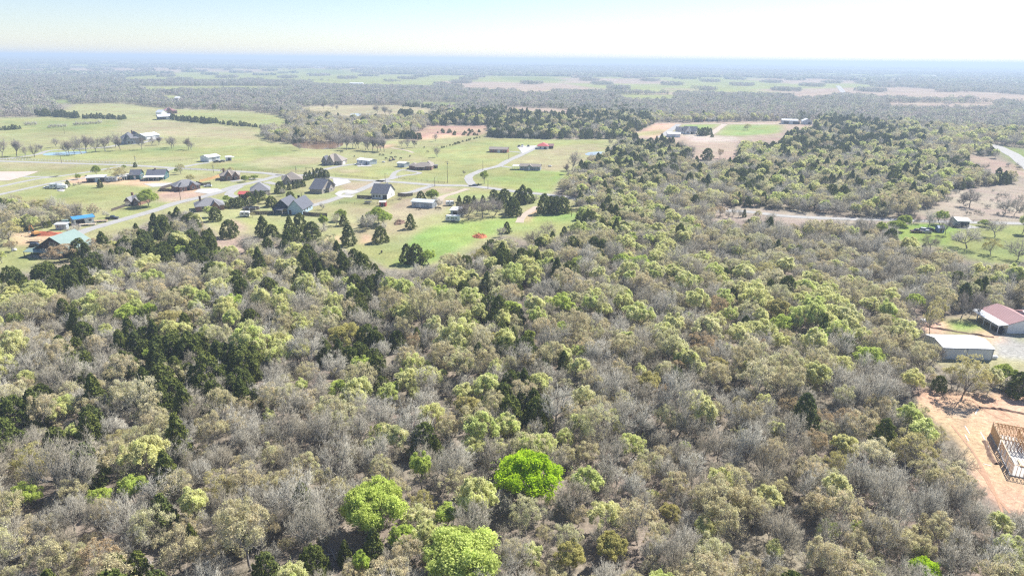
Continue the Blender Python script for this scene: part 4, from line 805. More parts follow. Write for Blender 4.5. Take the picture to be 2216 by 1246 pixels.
def roof_geo(x0, x1, y0, y1, eave, rise, typ, ov=.5):
    g = Geo(); X0, X1, Y0, Y1 = x0 - ov, x1 + ov, y0 - ov, y1 + ov; e = eave + .03
    if typ == 'gx':
        ym = (y0 + y1) / 2; k = rise / (ym - y0); zl = e - ov * k; zr = e + rise
        slab_quad(g, (X0, Y0, zl), (X1, Y0, zl), (X1, ym, zr), (X0, ym, zr)); slab_quad(g, (X1, Y1, zl), (X0, Y1, zl), (X0, ym + .01, zr), (X1, ym + .01, zr))
    elif typ == 'gy':
        xm = (x0 + x1) / 2; k = rise / (xm - x0); zl = e - ov * k; zr = e + rise
        slab_quad(g, (X0, Y1, zl), (X0, Y0, zl), (xm, Y0, zr), (xm, Y1, zr)); slab_quad(g, (X1, Y0, zl), (X1, Y1, zl), (xm + .01, Y1, zr), (xm + .01, Y0, zr))
    elif typ == 'hip':
        w, d = X1 - X0, Y1 - Y0; h = min(w, d) / 2; zr = e + rise; ym, xm = (Y0 + Y1) / 2, (X0 + X1) / 2
        r1, r2 = ((X0 + h, ym, zr), (X1 - h - .02, ym, zr)) if w >= d else ((xm, Y0 + h, zr), (xm, Y1 - h - .02, zr))
        c = [(X0, Y0, e), (X1, Y0, e), (X1, Y1, e), (X0, Y1, e)]
        g.add(c + [r1, r2] + [(a, b, z - .16) for a, b, z in c], [(0, 6, 7, 1), (1, 7, 8, 2), (2, 8, 9, 3), (3, 9, 6, 0), (9, 8, 7, 6)])
        o = g.n - 10
        if w >= d: g.f += [np.array([[0, 1, 5, 4], [2, 3, 4, 5]]) + o, np.array([[3, 0, 4], [1, 2, 5]]) + o]
        else: g.f += [np.array([[1, 2, 5, 4], [3, 0, 4, 5]]) + o, np.array([[0, 1, 4], [2, 3, 5]]) + o]
        g.m += [0, 0]
    elif typ == 'shed': slab_quad(g, (X0, Y0, e), (X1, Y0, e), (X1, Y1, e + rise), (X0, Y1, e + rise))
    else: box(g, X0, X1, Y0, Y1, e, e + .18)
    return g
def opening(face, u, z0, w, h, vol, kind='window'):
    """a window or door standing 4 cm proud of a wall face: pane and, round it, a frame"""
    x0, x1, y0, y1 = vol; g = Geo(); f = Geo(); t = .1; P = []
    def bx(gg, a0, a1, c0, c1, o):
        if face == 'f': box(gg, a0, a1, y0 - o, y0 + .02, c0, c1)
        elif face == 'b': box(gg, a0, a1, y1 - .02, y1 + o, c0, c1)
        elif face == 'l': box(gg, x0 - o, x0 + .02, a0, a1, c0, c1)
        else: box(gg, x1 - .02, x1 + o, a0, a1, c0, c1)
    bx(g, u, u + w, z0, z0 + h, .04)
    for a0, a1, c0, c1 in ((u - t, u, z0 - t, z0 + h + t), (u + w, u + w + t, z0 - t, z0 + h + t), (u, u + w, z0 - t, z0), (u, u + w, z0 + h, z0 + h + t)): bx(f, a0, a1, c0, c1, .08)
    return g, f
def building(name, label, cat, p1, p2, vols, wall, roof, wins=(), doors=(), extra=None, pb=None, group=None, lm=None, ov=.5, free=True):
    """vols: (x0, x1 as shares of the front, y0, y1 in metres, eave, rise, roof type[, wall, roof])"""
    a, rz, L = frame(p1, p2, pb); t = thing(name, label, cat, tuple(a), rz, group)
    for v in vols:
        x0, x1, y0, y1, ev, rs, ty = v[:7]; wm = M[v[7]] if len(v) > 7 and v[7] else M[wall]; rm = M[v[8]] if len(v) > 8 and v[8] else M[roof]
        x0 *= L; x1 *= L; wall_geo(x0, x1, y0, y1, ev, rs, ty).build('wall', wm, t); roof_geo(x0, x1, y0, y1, ev, rs, ty, ov).build('roof', rm, t)
        if free:
            c, s = math.cos(rz), math.sin(rz)
            for fx in np.linspace(x0, x1, 4):
                for fy in np.linspace(y0, y1, 4): TAKEN.append((a.x + fx * c - fy * s, a.y + fx * s + fy * c, 2.2))
    for face, vi, u, z0, w, h in wins:
        v = vols[vi]; vol = (v[0] * L, v[1] * L, v[2], v[3]); uu = u * (vol[1] - vol[0]) + vol[0] if face in 'fb' else u * (vol[3] - vol[2]) + vol[2]
        g, f = opening(face, uu, z0, w, h, vol); wo = g.build('window', M['glass'], t); f.build('frame', M['trim'], wo)
    for face, vi, u, w, h, m in doors:
        v = vols[vi]; vol = (v[0] * L, v[1] * L, v[2], v[3]); uu = u * (vol[1] - vol[0]) + vol[0] if face in 'fb' else u * (vol[3] - vol[2]) + vol[2]
        g, f = opening(face, uu, 0.05, w, h, vol); do = g.build('door', M[m], t); f.build('frame', M['trim'], do)  # open bays and openings pass here too, as panels coloured dark like inner shade
    if extra: extra(t, L)
    if lm: LAND.append((p1[0], p1[1], lm))
    return t
def posts_roof(x0, x1, y0, y1, z, rm, n=3, pm='trim', slope=0.0, ny=1):
    def f(t, L):
        g = Geo(); X0, X1 = x0 * L, x1 * L; slab_quad(g, (X0, y0, z - slope), (X1, y0, z - slope), (X1, y1, z), (X0, y1, z), .12); g.build('porch_roof', M[rm], t)
        for i in range(n):
            px = X0 + .2 + (X1 - X0 - .4) * i / max(1, n - 1); p = Geo(); box(p, px - .09, px + .09, y0 + .1, y0 + .28, 0, z - slope); p.build('post', M[pm], t)
    return f
def chimney(x, y, z0, z1, m='brick', s=.5):
    def f(t, L): g = Geo(); box(g, x * L - s, x * L + s, y - s * .7, y + s * .7, z0, z1); box(g, x * L - s - .1, x * L + s + .1, y - s * .7 - .1, y + s * .7 + .1, z1, z1 + .15); g.build('chimney', M[m], t)
    return f
def both(*fs):
    def f(t, L):
        for q in fs: q(t, L)
    return f
# the green roofed lodge
def lodge(t, L):
    for x in (-2.2, L + 1.6):
        g = Geo()
        if x < 0: slab_quad(g, (-3.4, -.5, 2.35), (-.2, -.5, 3.1), (-.2, 12, 3.1), (-3.4, 12, 2.35))
        else: slab_quad(g, (L + .2, -.5, 3.1), (L + 2.2, -.5, 2.6), (L + 2.2, 12, 2.6), (L + .2, 12, 3.1))
        g.build('porch_roof', M['green_roof'], t)
    g = Geo(); slab_quad(g, (-3.2, -3.2, 2.2), (L * .9, -3.2, 2.2), (L * .9, 0, 2.9), (-3.2, 0, 2.9)); g.build('porch_roof', M['green_roof'], t)
    for i in range(6): p = Geo(); x = -3 + i * (L * .9 + 2.8) / 5; box(p, x - .1, x + .1, -3.1, -2.9, 0, 2.2); p.build('post', M['dark_wood'], t)
    for i in range(3): p = Geo(); box(p, -3.2, -3.0, 2 + i * 4.2, 2.2 + i * 4.2, 0, 2.4); p.build('post', M['dark_wood'], t)
    g = Geo(); box(g, -2.0, L * .8, -3.0, 0, .02, .2); g.build('deck', M['concrete'], t)
building('green_roof_house', 'dark wooden house under a big pale green metal roof with porch', 'house', (82, 553), (157, 556), [(0, 1, 0, 12, 3.2, 4.6, 'gy')], 'dark_wood', 'green_roof',
         [('f', 0, .12, 1, 1.6, 1.3), ('f', 0, .7, 1, 1.6, 1.3), ('f', 0, .42, 4.2, 1.8, 1.4), ('r', 0, .3, 1, 1.4, 1.2), ('r', 0, .65, 1, 1.4, 1.2)], [('f', 0, .42, 1.2, 2.1, 'dark')], lodge, lm='the green roofed house', ov=.9)
building('blue_roof_shop', 'small white shop with an open bay and bright blue metal roof', 'shop', (162, 488), (205, 482), [(0, 1, 0, 6, 2.9, .7, 'gx')], 'white_wall', 'blue_roof', [('f', 0, .72, 1.1, 1.2, 1)], [('f', 0, .08, 3.6, 2.4, 'dark'), ('f', 0, .55, .95, 2.1, 'trim')], lm='the blue roofed shop')  # the open bay is a dark panel, its inner shade put into the colour
building('storage_shed', 'low grey blue storage shed beside the blue roofed shop', 'shed', (121, 497.5), (144, 497), [(0, 1, 0, 2.6, 2.4, .3, 'shed')], 'grey_metal', 'pale_metal', [('f', 0, .15, 1.2, .8, .6)], [('f', 0, .6, 1.1, 2, 'grey_wall')])
building('shipping_container', 'green shipping container behind the low grey blue shed', 'container', (135, 490), (149, 489), [(0, 1, 0, 2.4, 2.5, 0, 'flat')], 'teal_wall', 'green_roof', [], [('f', 0, .1, 1.0, 2.1, 'teal_wall')], ov=.03)
building('brick_house', 'small brick house with steep grey roof beside the round green tree', 'house', (275, 443.5), (305, 444), [(0, 1, 0, 9, 2.6, 2.6, 'hip'), (.05, .42, -2.0, 3, 2.6, 1.7, 'gy'), (.6, .95, -1.4, 3, 2.6, 1.6, 'gy')], 'brick', 'grey_shingle', [('f', 1, .3, .9, 1.2, 1.3), ('f', 2, .3, .9, 1.1, 1.3)], [('f', 0, .48, 1, 2.1, 'dark')], chimney(.1, 5, 3.5, 5.6), lm='the small brick house', group=None)
building('brick_house', 'brick house with grey hipped roof inside a dark picket fence', 'house', (381, 414.5), (434, 409), [(0, 1, 0, 10, 2.7, 3.0, 'hip'), (.12, .40, -2.6, 3, 2.7, 2.2, 'hip'), (.55, .8, -1.6, 3, 2.7, 1.8, 'gy')], 'brick', 'grey_shingle', [('f', 1, .3, .9, 1.3, 1.3), ('f', 2, .35, .9, 1.1, 1.3), ('f', 0, .85, .9, 1.2, 1.2)], [('f', 0, .46, 1, 2.1, 'dark'), ('r', 0, .2, 4.6, 2.2, 'trim')], lm='the house with the picket fence')
building('open_shed', 'long dark blue shed with a flat white roof and open bays', 'shed', (188, 395.5), (227, 394), [(0, 1, 0, 6, 3.0, .5, 'shed')], 'navy_wall', 'white_metal', [], [('f', 0, .08, 3.4, 2.5, 'dark'), ('f', 0, .48, 2.4, 2.5, 'blue_wall'), ('f', 0, .74, 2.6, 2.5, 'dark')], lm='the long dark blue shed')  # the dark door panels carry the shade of open bays in their colour
building('pavilion', 'white roofed pavilion between the bare tree and dark green cottage', 'pavilion', (258, 391.5), (289, 387.5), [(.5, .98, .5, 6, 2.4, .4, 'shed')], 'teal_wall', 'white_metal', [], [('f', 0, .3, 1.2, 2, 'dark')], posts_roof(0, .5, -1, 6, 2.6, 'white_metal', 4, 'trim', .2))
building('green_cottage', 'dark green cottage with black gabled roof and white windows', 'house', (282, 389), (303, 388.5), [(0, 1, 0, 9, 3.0, 2.6, 'gx')], 'teal_wall', 'slate', [('r', 0, .25, 1, 1.0, 1.6), ('r', 0, .45, 1, 1.0, 1.6), ('r', 0, .65, 1, 1.0, 1.6)], [('f', 0, .4, 1, 2.1, 'trim')])
building('ranch_house', 'dark gabled house with a long white porch roof on posts', 'house', (318, 390), (357, 389), [(0, 1, 0, 11, 3.0, 2.8, 'gx')], 'teal_wall', 'slate', [('r', 0, .3, 1, 1, 1.4), ('r', 0, .6, 1, 1, 1.4), ('f', 0, .2, 1, 1.4, 1.2)], [('f', 0, .5, 1, 2.1, 'trim')], both(posts_roof(-.1, 1.02, -4, -.05, 2.9, 'white_metal', 5, 'trim', .6), chimney(.4, 5.5, 5, 6.6)), lm='the long porch house')
building('metal_barn', 'white metal barn with a grey gable end in the pasture', 'barn', (452, 351), (477, 347.5), [(0, 1, 0, 9.5, 3.4, 1.3, 'gx')], 'white_metal', 'white_metal', [], [('f', 0, .3, 3, 2.8, 'grey_wall'), ('l', 0, .4, 1, 2.1, 'trim')], lm='the pasture barn')
building('metal_shed', 'small pale shed beside the white pasture barn', 'shed', (490, 348.5), (508, 347.5), [(0, .62, 0, 5, 2.7, .6, 'gx')], 'pale_metal', 'white_metal', [], [('f', 0, .3, 2, 2.1, 'dark')], posts_roof(.62, 1, 0, 5, 2.5, 'white_metal', 2))
building('brick_house', 'brown brick house with twin steep roof wings by the crossroads', 'house', (477, 390.5), (519, 388.5), [(0, 1, 0, 10, 2.8, 3.0, 'hip'), (.30, .62, -2.6, 4, 2.8, 3.0, 'gy'), (.7, .95, -1.2, 4, 2.8, 2.2, 'gy')], 'brick', 'tan_shingle', [('f', 1, .3, .9, 1.3, 1.4), ('f', 0, .1, .9, 1.3, 1.2), ('f', 2, .3, .9, 1.1, 1.2)], [('f', 0, .64, 1.0, 2.1, 'dark')], chimney(.2, 5, 4, 6.6), lm='the crossroads brick house')
building('manor_house', 'large grey manor with steep slate roofs behind bare pecans', 'house', (268, 313), (312, 310.5), [(0, .75, 0, 15, 5, 5, 'hip', None, 'grey_shingle'), (.45, 1, 2, 18, 5.4, 4.2, 'gy'), (.12, .34, -3, 5, 4.6, 3.8, 'gy')], 'grey_wall', 'slate', [('f', 0, .5, 1, 1.6, 1.6), ('f', 2, .3, 1, 1.6, 1.8), ('f', 1, .2, 1, 1.8, 1.8), ('f', 1, .6, 1, 1.8, 1.8), ('f', 1, .2, 3.6, 1.8, 1.3), ('f', 1, .6, 3.6, 1.8, 1.3)], [('f', 0, .4, 1.4, 2.4, 'dark')], chimney(.55, 8, 7, 11.4), lm='the grey manor')
building('garage', 'white roofed garage with dark gable beside the grey manor', 'garage', (316, 303.5), (346, 299.5), [(0, 1, 0, 12, 3.4, 2.2, 'gx')], 'grey_wall', 'white_metal', [('r', 0, .4, 1, 2, 1)], [('f', 0, .1, 4, 2.6, 'trim'), ('f', 0, .45, 4, 2.6, 'trim')])
building('hip_roof_house', 'stone house with tan hipped roof behind a row of cedars', 'house', (612, 399), (655, 397), [(0, 1, 0, 12, 2.7, 4.0, 'hip'), (.1, .4, -1.6, 4, 2.7, 2.4, 'gy')], 'stone', 'tan_shingle', [('f', 1, .3, 1, 1.3, 1.3), ('f', 0, .6, 1, 1.3, 1.3)], [('f', 0, .46, 1, 2.1, 'dark')], lm='the tan hipped house')
building('hip_roof_house', 'stone house with grey hipped roof half hidden by cedars', 'house', (543, 424), (584, 422), [(0, 1, 0, 12, 2.7, 4.0, 'hip')], 'stone', 'grey_shingle', [('f', 0, .2, 1, 1.3, 1.3), ('f', 0, .7, 1, 1.3, 1.3)], [('f', 0, .46, 1, 2.1, 'dark')], lm='the half hidden grey roofed house')
building('long_house', 'long brick house with low grey roof behind the woodland edge', 'house', (425, 459), (486, 454), [(0, 1, 0, 11, 2.7, 3.2, 'hip'), (.55, .8, -1.5, 4, 2.7, 2.2, 'gy')], 'brick', 'grey_shingle', [('f', 0, .2, 1, 1.3, 1.2), ('f', 1, .3, 1, 1.3, 1.2)], [('f', 0, .4, 1, 2.1, 'dark')], chimney(.2, 6, 4, 6.8), lm='the long grey roofed house')
building('barn', 'bright red barn roof peeking between cedars', 'barn', (517, 430), (532, 430), [(0, 1, 0, 6, 2.6, 1.0, 'gx')], 'red_wall', 'red_roof', [], [('f', 0, .3, 2, 2.1, 'dark')])
building('slate_roof_house', 'stone house with a big steep charcoal roof and no trees in front', 'house', (671, 418.5), (697, 420), [(0, 1, 0, 16, 2.8, 4.6, 'gx'), (.7, 1.25, 5, 11, 2.8, 2.8, 'gx', None, None)], 'stone', 'slate', [('r', 0, .12, 1, 1.5, 1.3), ('r', 0, .8, 1, 1.5, 1.3), ('r', 1, .3, 1, 1.5, 1.3)], [('r', 0, .24, 1.1, 2.1, 'dark')], lm='the charcoal roofed stone house')
def patio(t, L):
    g = Geo(); slab_quad(g, (L * .12, -3.4, 2.5), (L * .42, -3.4, 2.5), (L * .42, 0, 3.2), (L * .12, 0, 3.2)); g.build('porch_roof', M['slate'], t)
    for x in (.13, .41): p = Geo(); box(p, L * x - .15, L * x + .15, -3.3, -3.0, 0, 2.5); p.build('post', M['stone'], t)
    chimney(.68, 8.5, 5.5, 7.8, 'dark')(t, L)
building('blue_gable_house', 'house with pale blue gable, slate roof and dark open patio', 'house', (590, 462), (656, 464), [(0, .62, 0, 12, 2.8, 4.4, 'gy', 'navy_wall'), (.52, 1, -.8, 13, 3.0, 4.2, 'gy', 'blue_wall')], 'blue_wall', 'slate', [('f', 0, .2, .6, 2.6, 1.9), ('f', 0, .5, .6, 2.6, 1.9), ('r', 1, .2, 1, 1.2, 1.3), ('r', 1, .45, 1, 1.2, 1.3), ('r', 1, .7, 1, 1.2, 1.3)], [('f', 1, .1, 1.2, 2.2, 'dark')], patio, lm='the blue gabled house')  # navy on the left gable paints in the dark of its open porch
building('white_farmhouse', 'white farmhouse with black gabled roof between two dark fences', 'house', (804, 430), (838, 431.5), [(0, 1, 0, 12.5, 3.2, 4.2, 'gx'), (.35, .7, 7, 13.4, 3.2, 3.6, 'gy')], 'white_wall', 'slate', [('f', 0, .08, .9, 1.2, 1.4), ('f', 0, .28, .9, 1.2, 1.4), ('f', 0, .46, .9, 1.2, 1.4), ('r', 0, .5, 1, .8, 1.3)], [('f', 0, .72, 2.4, 2.3, 'dark')], lm='the white farmhouse')
building('metal_barn', 'long grey metal shed with pale roof beside a bright green tree', 'barn', (891, 448), (936, 451), [(0, 1, 0, 7, 3.0, .9, 'gx')], 'grey_metal', 'pale_metal', [('f', 0, .1, 1.2, 1, .8)], [('f', 0, .35, 1, 2.1, 'trim'), ('f', 0, .6, 3, 2.4, 'grey_wall')], lm='the long grey metal shed')
building('stone_cottage', 'stone house with steep cross gables alone in the meadow', 'house', (698, 356.5), (740, 357.5), [(0, 1, 0, 12, 2.9, 4.6, 'hip', None, 'tan_shingle'), (.30, .62, -2.4, 6, 3.0, 4.4, 'gy', None, 'tan_shingle'), (0, .26, -1.2, 6, 2.9, 3.4, 'gy')], 'stone', 'slate', [('f', 1, .3, 1, 1.6, 1.6), ('f', 2, .3, 1, 1.3, 1.5), ('f', 0, .75, 1, 1.4, 1.3)], [('r', 0, .2, 4.8, 2.3, 'trim')], lm='the cross gabled stone house')
building('metal_barn', 'white three bay metal garage beside the parked white pickup', 'barn', (773, 354.5), (800, 357.5), [(0, 1, 0, 8, 3.1, .8, 'gx')], 'grey_metal', 'white_metal', [], [('f', 0, .08, 2.6, 2.4, 'trim'), ('f', 0, .40, 2.6, 2.4, 'trim'), ('f', 0, .72, 1, 2.1, 'dark')], lm='the three bay garage')
building('metal_shed', 'small white shed touching the long brick ranch house', 'shed', (860, 361), (875, 362.5), [(0, 1, 0, 6.5, 2.8, .6, 'gx')], 'grey_metal', 'white_metal', [], [('f', 0, .2, 2, 2.1, 'trim')])
building('ranch_house', 'sprawling brick ranch house with brown hipped roofs on a loop drive', 'house', (884, 367.5), (934, 368.5), [(0.2, 1, 0, 10, 2.7, 2.2, 'hip'), (0, .35, 2, 10, 2.6, 1.7, 'hip'), (.62, .95, 3, 13, 2.9, 2.6, 'hip')], 'brick', 'tan_shingle', [('f', 0, .1, .9, 1.4, 1.3), ('f', 0, .55, .9, 2, 1.3), ('r', 0, .4, .9, 1.2, 1.2)], [('f', 0, .35, 2.2, 2.1, 'dark')], posts_roof(.3, .72, -2, -.05, 2.6, 'tan_shingle', 4, 'brick', .3), lm='the sprawling brick ranch house')
building('garden_shed', 'small dark garden shed beside the sprawling ranch house', 'shed', (940, 364.5), (947, 364.5), [(0, 1, 0, 2.6, 2, .5, 'gx')], 'dark_wood', 'grey_shingle', [], [('f', 0, .3, .8, 1.7, 'dark')], ov=.2)
building('ranch_house', 'plain red brick rectangular house with low brown roof', 'house', (1059, 330), (1098, 331), [(0, 1, 0, 8.5, 2.7, 1.5, 'gx')], 'red_brick', 'tan_shingle', [('f', 0, .08, .9, 1.5, 1.2), ('f', 0, .28, .9, 1.5, 1.2), ('f', 0, .62, .9, 1.5, 1.2), ('f', 0, .84, .9, 1.5, 1.2)], [('f', 0, .45, 2.2, 2.2, 'trim')], lm='the red brick rectangular house')
building('red_roof_house', 'white house with a bright red hipped metal roof', 'house', (1163, 323), (1186, 323.5), [(0, 1, 0, 12, 2.8, 2.4, 'hip'), (1.0, 1.45, 5, 10, 2.6, 1.4, 'gx', 'dark_wood', 'maroon_roof')], 'white_wall', 'red_roof', [('f', 0, .2, .9, 1.4, 1.3)], [('f', 0, .6, 2.4, 2.1, 'dark')], lm='the red roofed house')
building('mobile_home', 'grey mobile home with a central gable and white carport', 'mobile home', (1125, 368), (1169, 369.5), [(0, 1, 0, 6.5, 2.8, 1.3, 'gx'), (.38, .6, -.7, 3.2, 2.8, 1.2, 'gy')], 'grey_wall', 'tan_shingle', [('f', 0, .06, 1, 1.2, 1.1), ('f', 0, .22, 1, 1.2, 1.1), ('f', 0, .68, 1, 1.2, 1.1), ('f', 0, .86, 1, 1.2, 1.1), ('f', 1, .6, 1, 1, 1.1)], [('f', 1, .2, .9, 2.1, 'trim')], posts_roof(-.38, 0, -.5, 6, 2.7, 'white_metal', 4), lm='the mobile home')
building('metal_shed', 'white roofed shed tucked under dark bare trees beside a parked camper', 'shed', (975, 466), (1000, 468), [(0, 1, 0, 8, 2.8, .7, 'gx')], 'grey_metal', 'white_metal', [], [('f', 0, .2, 2.4, 2.2, 'dark')], lm='the shed by the camper')
building('garden_shed', 'small dark red shed with a white roof in the mown yard', 'shed', (821, 447), (834.5, 447.2), [(0, 1, 0, 3.2, 2.3, .5, 'gx')], 'red_wall', 'white_metal', [], [('f', 0, .3, 1.1, 1.8, 'dark')], ov=.2, lm='the dark red shed')
building('white_house', 'white house with a dark blue roof among bright lawns', 'house', (1461, 289), (1506, 291), [(0, .45, 1, 13, 3.2, 3.4, 'gx'), (.38, 1, 0, 12, 3.4, 4.2, 'gx'), (.5, .75, -3, 6, 3.4, 4.2, 'gy', None, 'slate')], 'white_wall', 'slate', [('f', 1, .1, 1, 1.6, 1.5), ('f', 1, .75, 1, 1.6, 1.5), ('f', 2, .3, 1, 2, 1.8), ('f', 0, .3, 1, 1.6, 1.5)], [('f', 1, .6, 2.2, 2.4, 'dark')], lm='the white house on the lawns')
building('metal_barn', 'long white shed in front of the white house with blue roof', 'barn', (1445, 297), (1472, 297.5), [(0, 1, 0, 11, 3.4, 1.2, 'gx')], 'white_metal', 'white_metal', [], [('f', 0, .3, 3.5, 2.8, 'pale_metal')])
building('metal_barn', 'long low barn with dark openings at the end of the lawns', 'barn', (1692, 268.5), (1726, 269.5), [(0, 1, 0, 14, 4.6, 1.2, 'gx')], 'pale_metal', 'white_metal', [], [('f', 0, .1, 6, 3.4, 'dark'), ('f', 0, .5, 3, 3, 'trim'), ('f', 0, .7, 8, 3.4, 'dark')], lm='the long low barn')
building('metal_barn', 'gabled pale barn with one dark doorway next to the long low one', 'barn', (1737, 269.5), (1757, 270), [(0, 1, 0, 12, 4.4, 2.4, 'gy')], 'pale_metal', 'white_metal', [], [('f', 0, .55, 4, 3.2, 'dark')])
building('brown_house', 'small brown house against the far woods', 'house', (1510, 263), (1524, 263.5), [(0, 1, 0, 9, 3, 2, 'gx')], 'red_brick', 'tan_shingle', [('f', 0, .2, 1, 1.6, 1.3)], [('f', 0, .6, 1.2, 2.1, 'trim')])
building('tin_shed', 'low white shed beside the small brown house', 'shed', (1533, 263), (1548, 263), [(0, 1, 0, 9, 2.6, 1.5, 'gx')], 'pale_metal', 'white_metal', [], [('f', 0, .4, 3, 2.2, 'dark')])
building('horse_barn', 'white barn beside the red roofed farm beyond the hay field', 'barn', (343, 260), (371, 259), [(0, 1, 0, 14, 4, 2.4, 'gx')], 'navy_wall', 'white_metal', [], [('f', 0, .1, 6, 3.2, 'dark'), ('f', 0, .6, 4, 3, 'trim')], lm='the farm beyond the hay field')
building('farm_house', 'far farmhouse with faded red roofs beyond the hay field', 'house', (354, 247), (384, 246), [(0, 1, 0, 16, 4, 4, 'hip'), (.3, .6, -4, 6, 4, 4, 'gy')], 'brick', 'maroon_roof', [('f', 0, .1, 1, 2, 1.6), ('f', 0, .8, 1, 2, 1.6)], [('f', 1, .4, 1.6, 2.4, 'dark')])
building('farm_house', 'white gabled farm building in front of the faded red roofs', 'house', (338, 250), (350, 250.5), [(0, 1, 0, 10, 4, 3, 'gx')], 'white_wall', 'white_metal', [('f', 0, .3, 1, 2, 1.6)], [('f', 0, .6, 1.6, 2.4, 'dark')])
for i, (a, b, y, lab) in enumerate([(182, 197, 206, 'white roofed far farmhouse among green trees'), (378, 386, 217, 'tiny white gabled house in front of the far woods'), (1253, 1272, 214, 'leftmost of the far white farm sheds past the grey woods'), (1288, 1303, 214, 'middle one of the far white farm sheds past the grey woods'), (1306, 1316, 217, 'rightmost of the far white farm sheds past the grey woods'),
      (757, 786, 184, 'far long white barn at the edge of a green field'), (1679, 1688, 193, 'far white shed alone among right hand woods'), (2018, 2027, 167, 'far white house near the horizon on the right'), (1023, 1032, 161, 'far white house near the horizon in the middle'), (681, 700, 150, 'farthest white barn on the green rise'), (15, 26, 243, 'low shed by the cedar hedge at the left edge'), (0, 14, 155, 'pale far building at the left edge by the horizon')]):
    gx, gy = ground((a + b) / 2, y); zt = float(terrain(gx, gy))
    t = building('farm_shed', lab, 'farm building', (a, y), (b, y + .15), [(0, 1, 0, 12, 4, 2, 'gx')], 'white_wall', 'white_metal', [], [('f', 0, .4, 4, 3, 'dark')]); t.location.z = zt
# the two buildings right, and the house frame
def lean_to(t, L):
    g = Geo(); slab_quad(g, (-3.0, -.4, 2.35), (-.15, -.4, 2.75), (-.15, 13.4, 2.75), (-3.0, 13.4, 2.35)); g.build('porch_roof', M['pale_metal'], t)
    for i in range(5): p = Geo(); y = -.2 + i * 3.3; box(p, -2.9, -2.75, y, y + .15, 0, 2.4); p.build('post', M['trim'], t)
    for i in range(2): p = Geo(); box(p, -2.4 + i * 1.3, -1.6 + i * 1.3, 1.2, 1.9, 0, 1.1); p.build('grill', M['dark'], t)
building('maroon_roof_house', 'tan metal house with maroon roof and a pale side porch', 'house', (2178, 721), (2250, 722.5), [(0, 1, 0, 13, 2.8, 1.7, 'gy'), (1.0, 1.6, 4, 13, 2.6, 1.4, 'gx')], 'trim', 'maroon_roof', [('l', 0, .3, 1, 1.2, 1.1), ('l', 0, .6, 1, 1.2, 1.1)], [('l', 0, .15, 1, 2.1, 'dark')], lean_to, lm='the maroon roofed house', ov=.35)
def downspouts(t, L):
    for x in (.02, .48, .985): g = Geo(); box(g, L * x, L * x + .12, -.13, -.03, 0, 3.1); g.build('downspout', M['grey_wall'], t)
    g = Geo(); box(g, -.05, L + .05, -.28, -.14, 3.02, 3.16); g.build('gutter', M['grey_wall'], t)
building('metal_barn', 'big white roofed metal barn with plain grey walls near the clearing', 'barn', (2036, 776), (2146, 779), [(0, 1, 0, 9, 3.2, .9, 'gx')], 'pale_metal', 'white_metal', [], [('r', 0, .3, 3, 2.6, 'grey_wall')], downspouts, lm='the big white roofed barn', ov=.12)
building('storage_shed', 'low white roofed barn beside the country road at right', 'barn', (2071, 491), (2096, 492), [(0, 1, 0, 8, 3, .8, 'gx')], 'grey_metal', 'white_metal', [], [('f', 0, .2, 3, 2.4, 'dark'), ('f', 0, .6, 2, 2.4, 'dark')], lm='the low roadside barn')
building('garden_shed', 'small dark blue shed under the trees of the green yard', 'shed', (2029, 503), (2043, 503.5), [(0, 1, 0, 3, 2, .9, 'gx')], 'tarp', 'tarp', [], [('f', 0, .3, 1, 1.7, 'dark')], ov=.15)
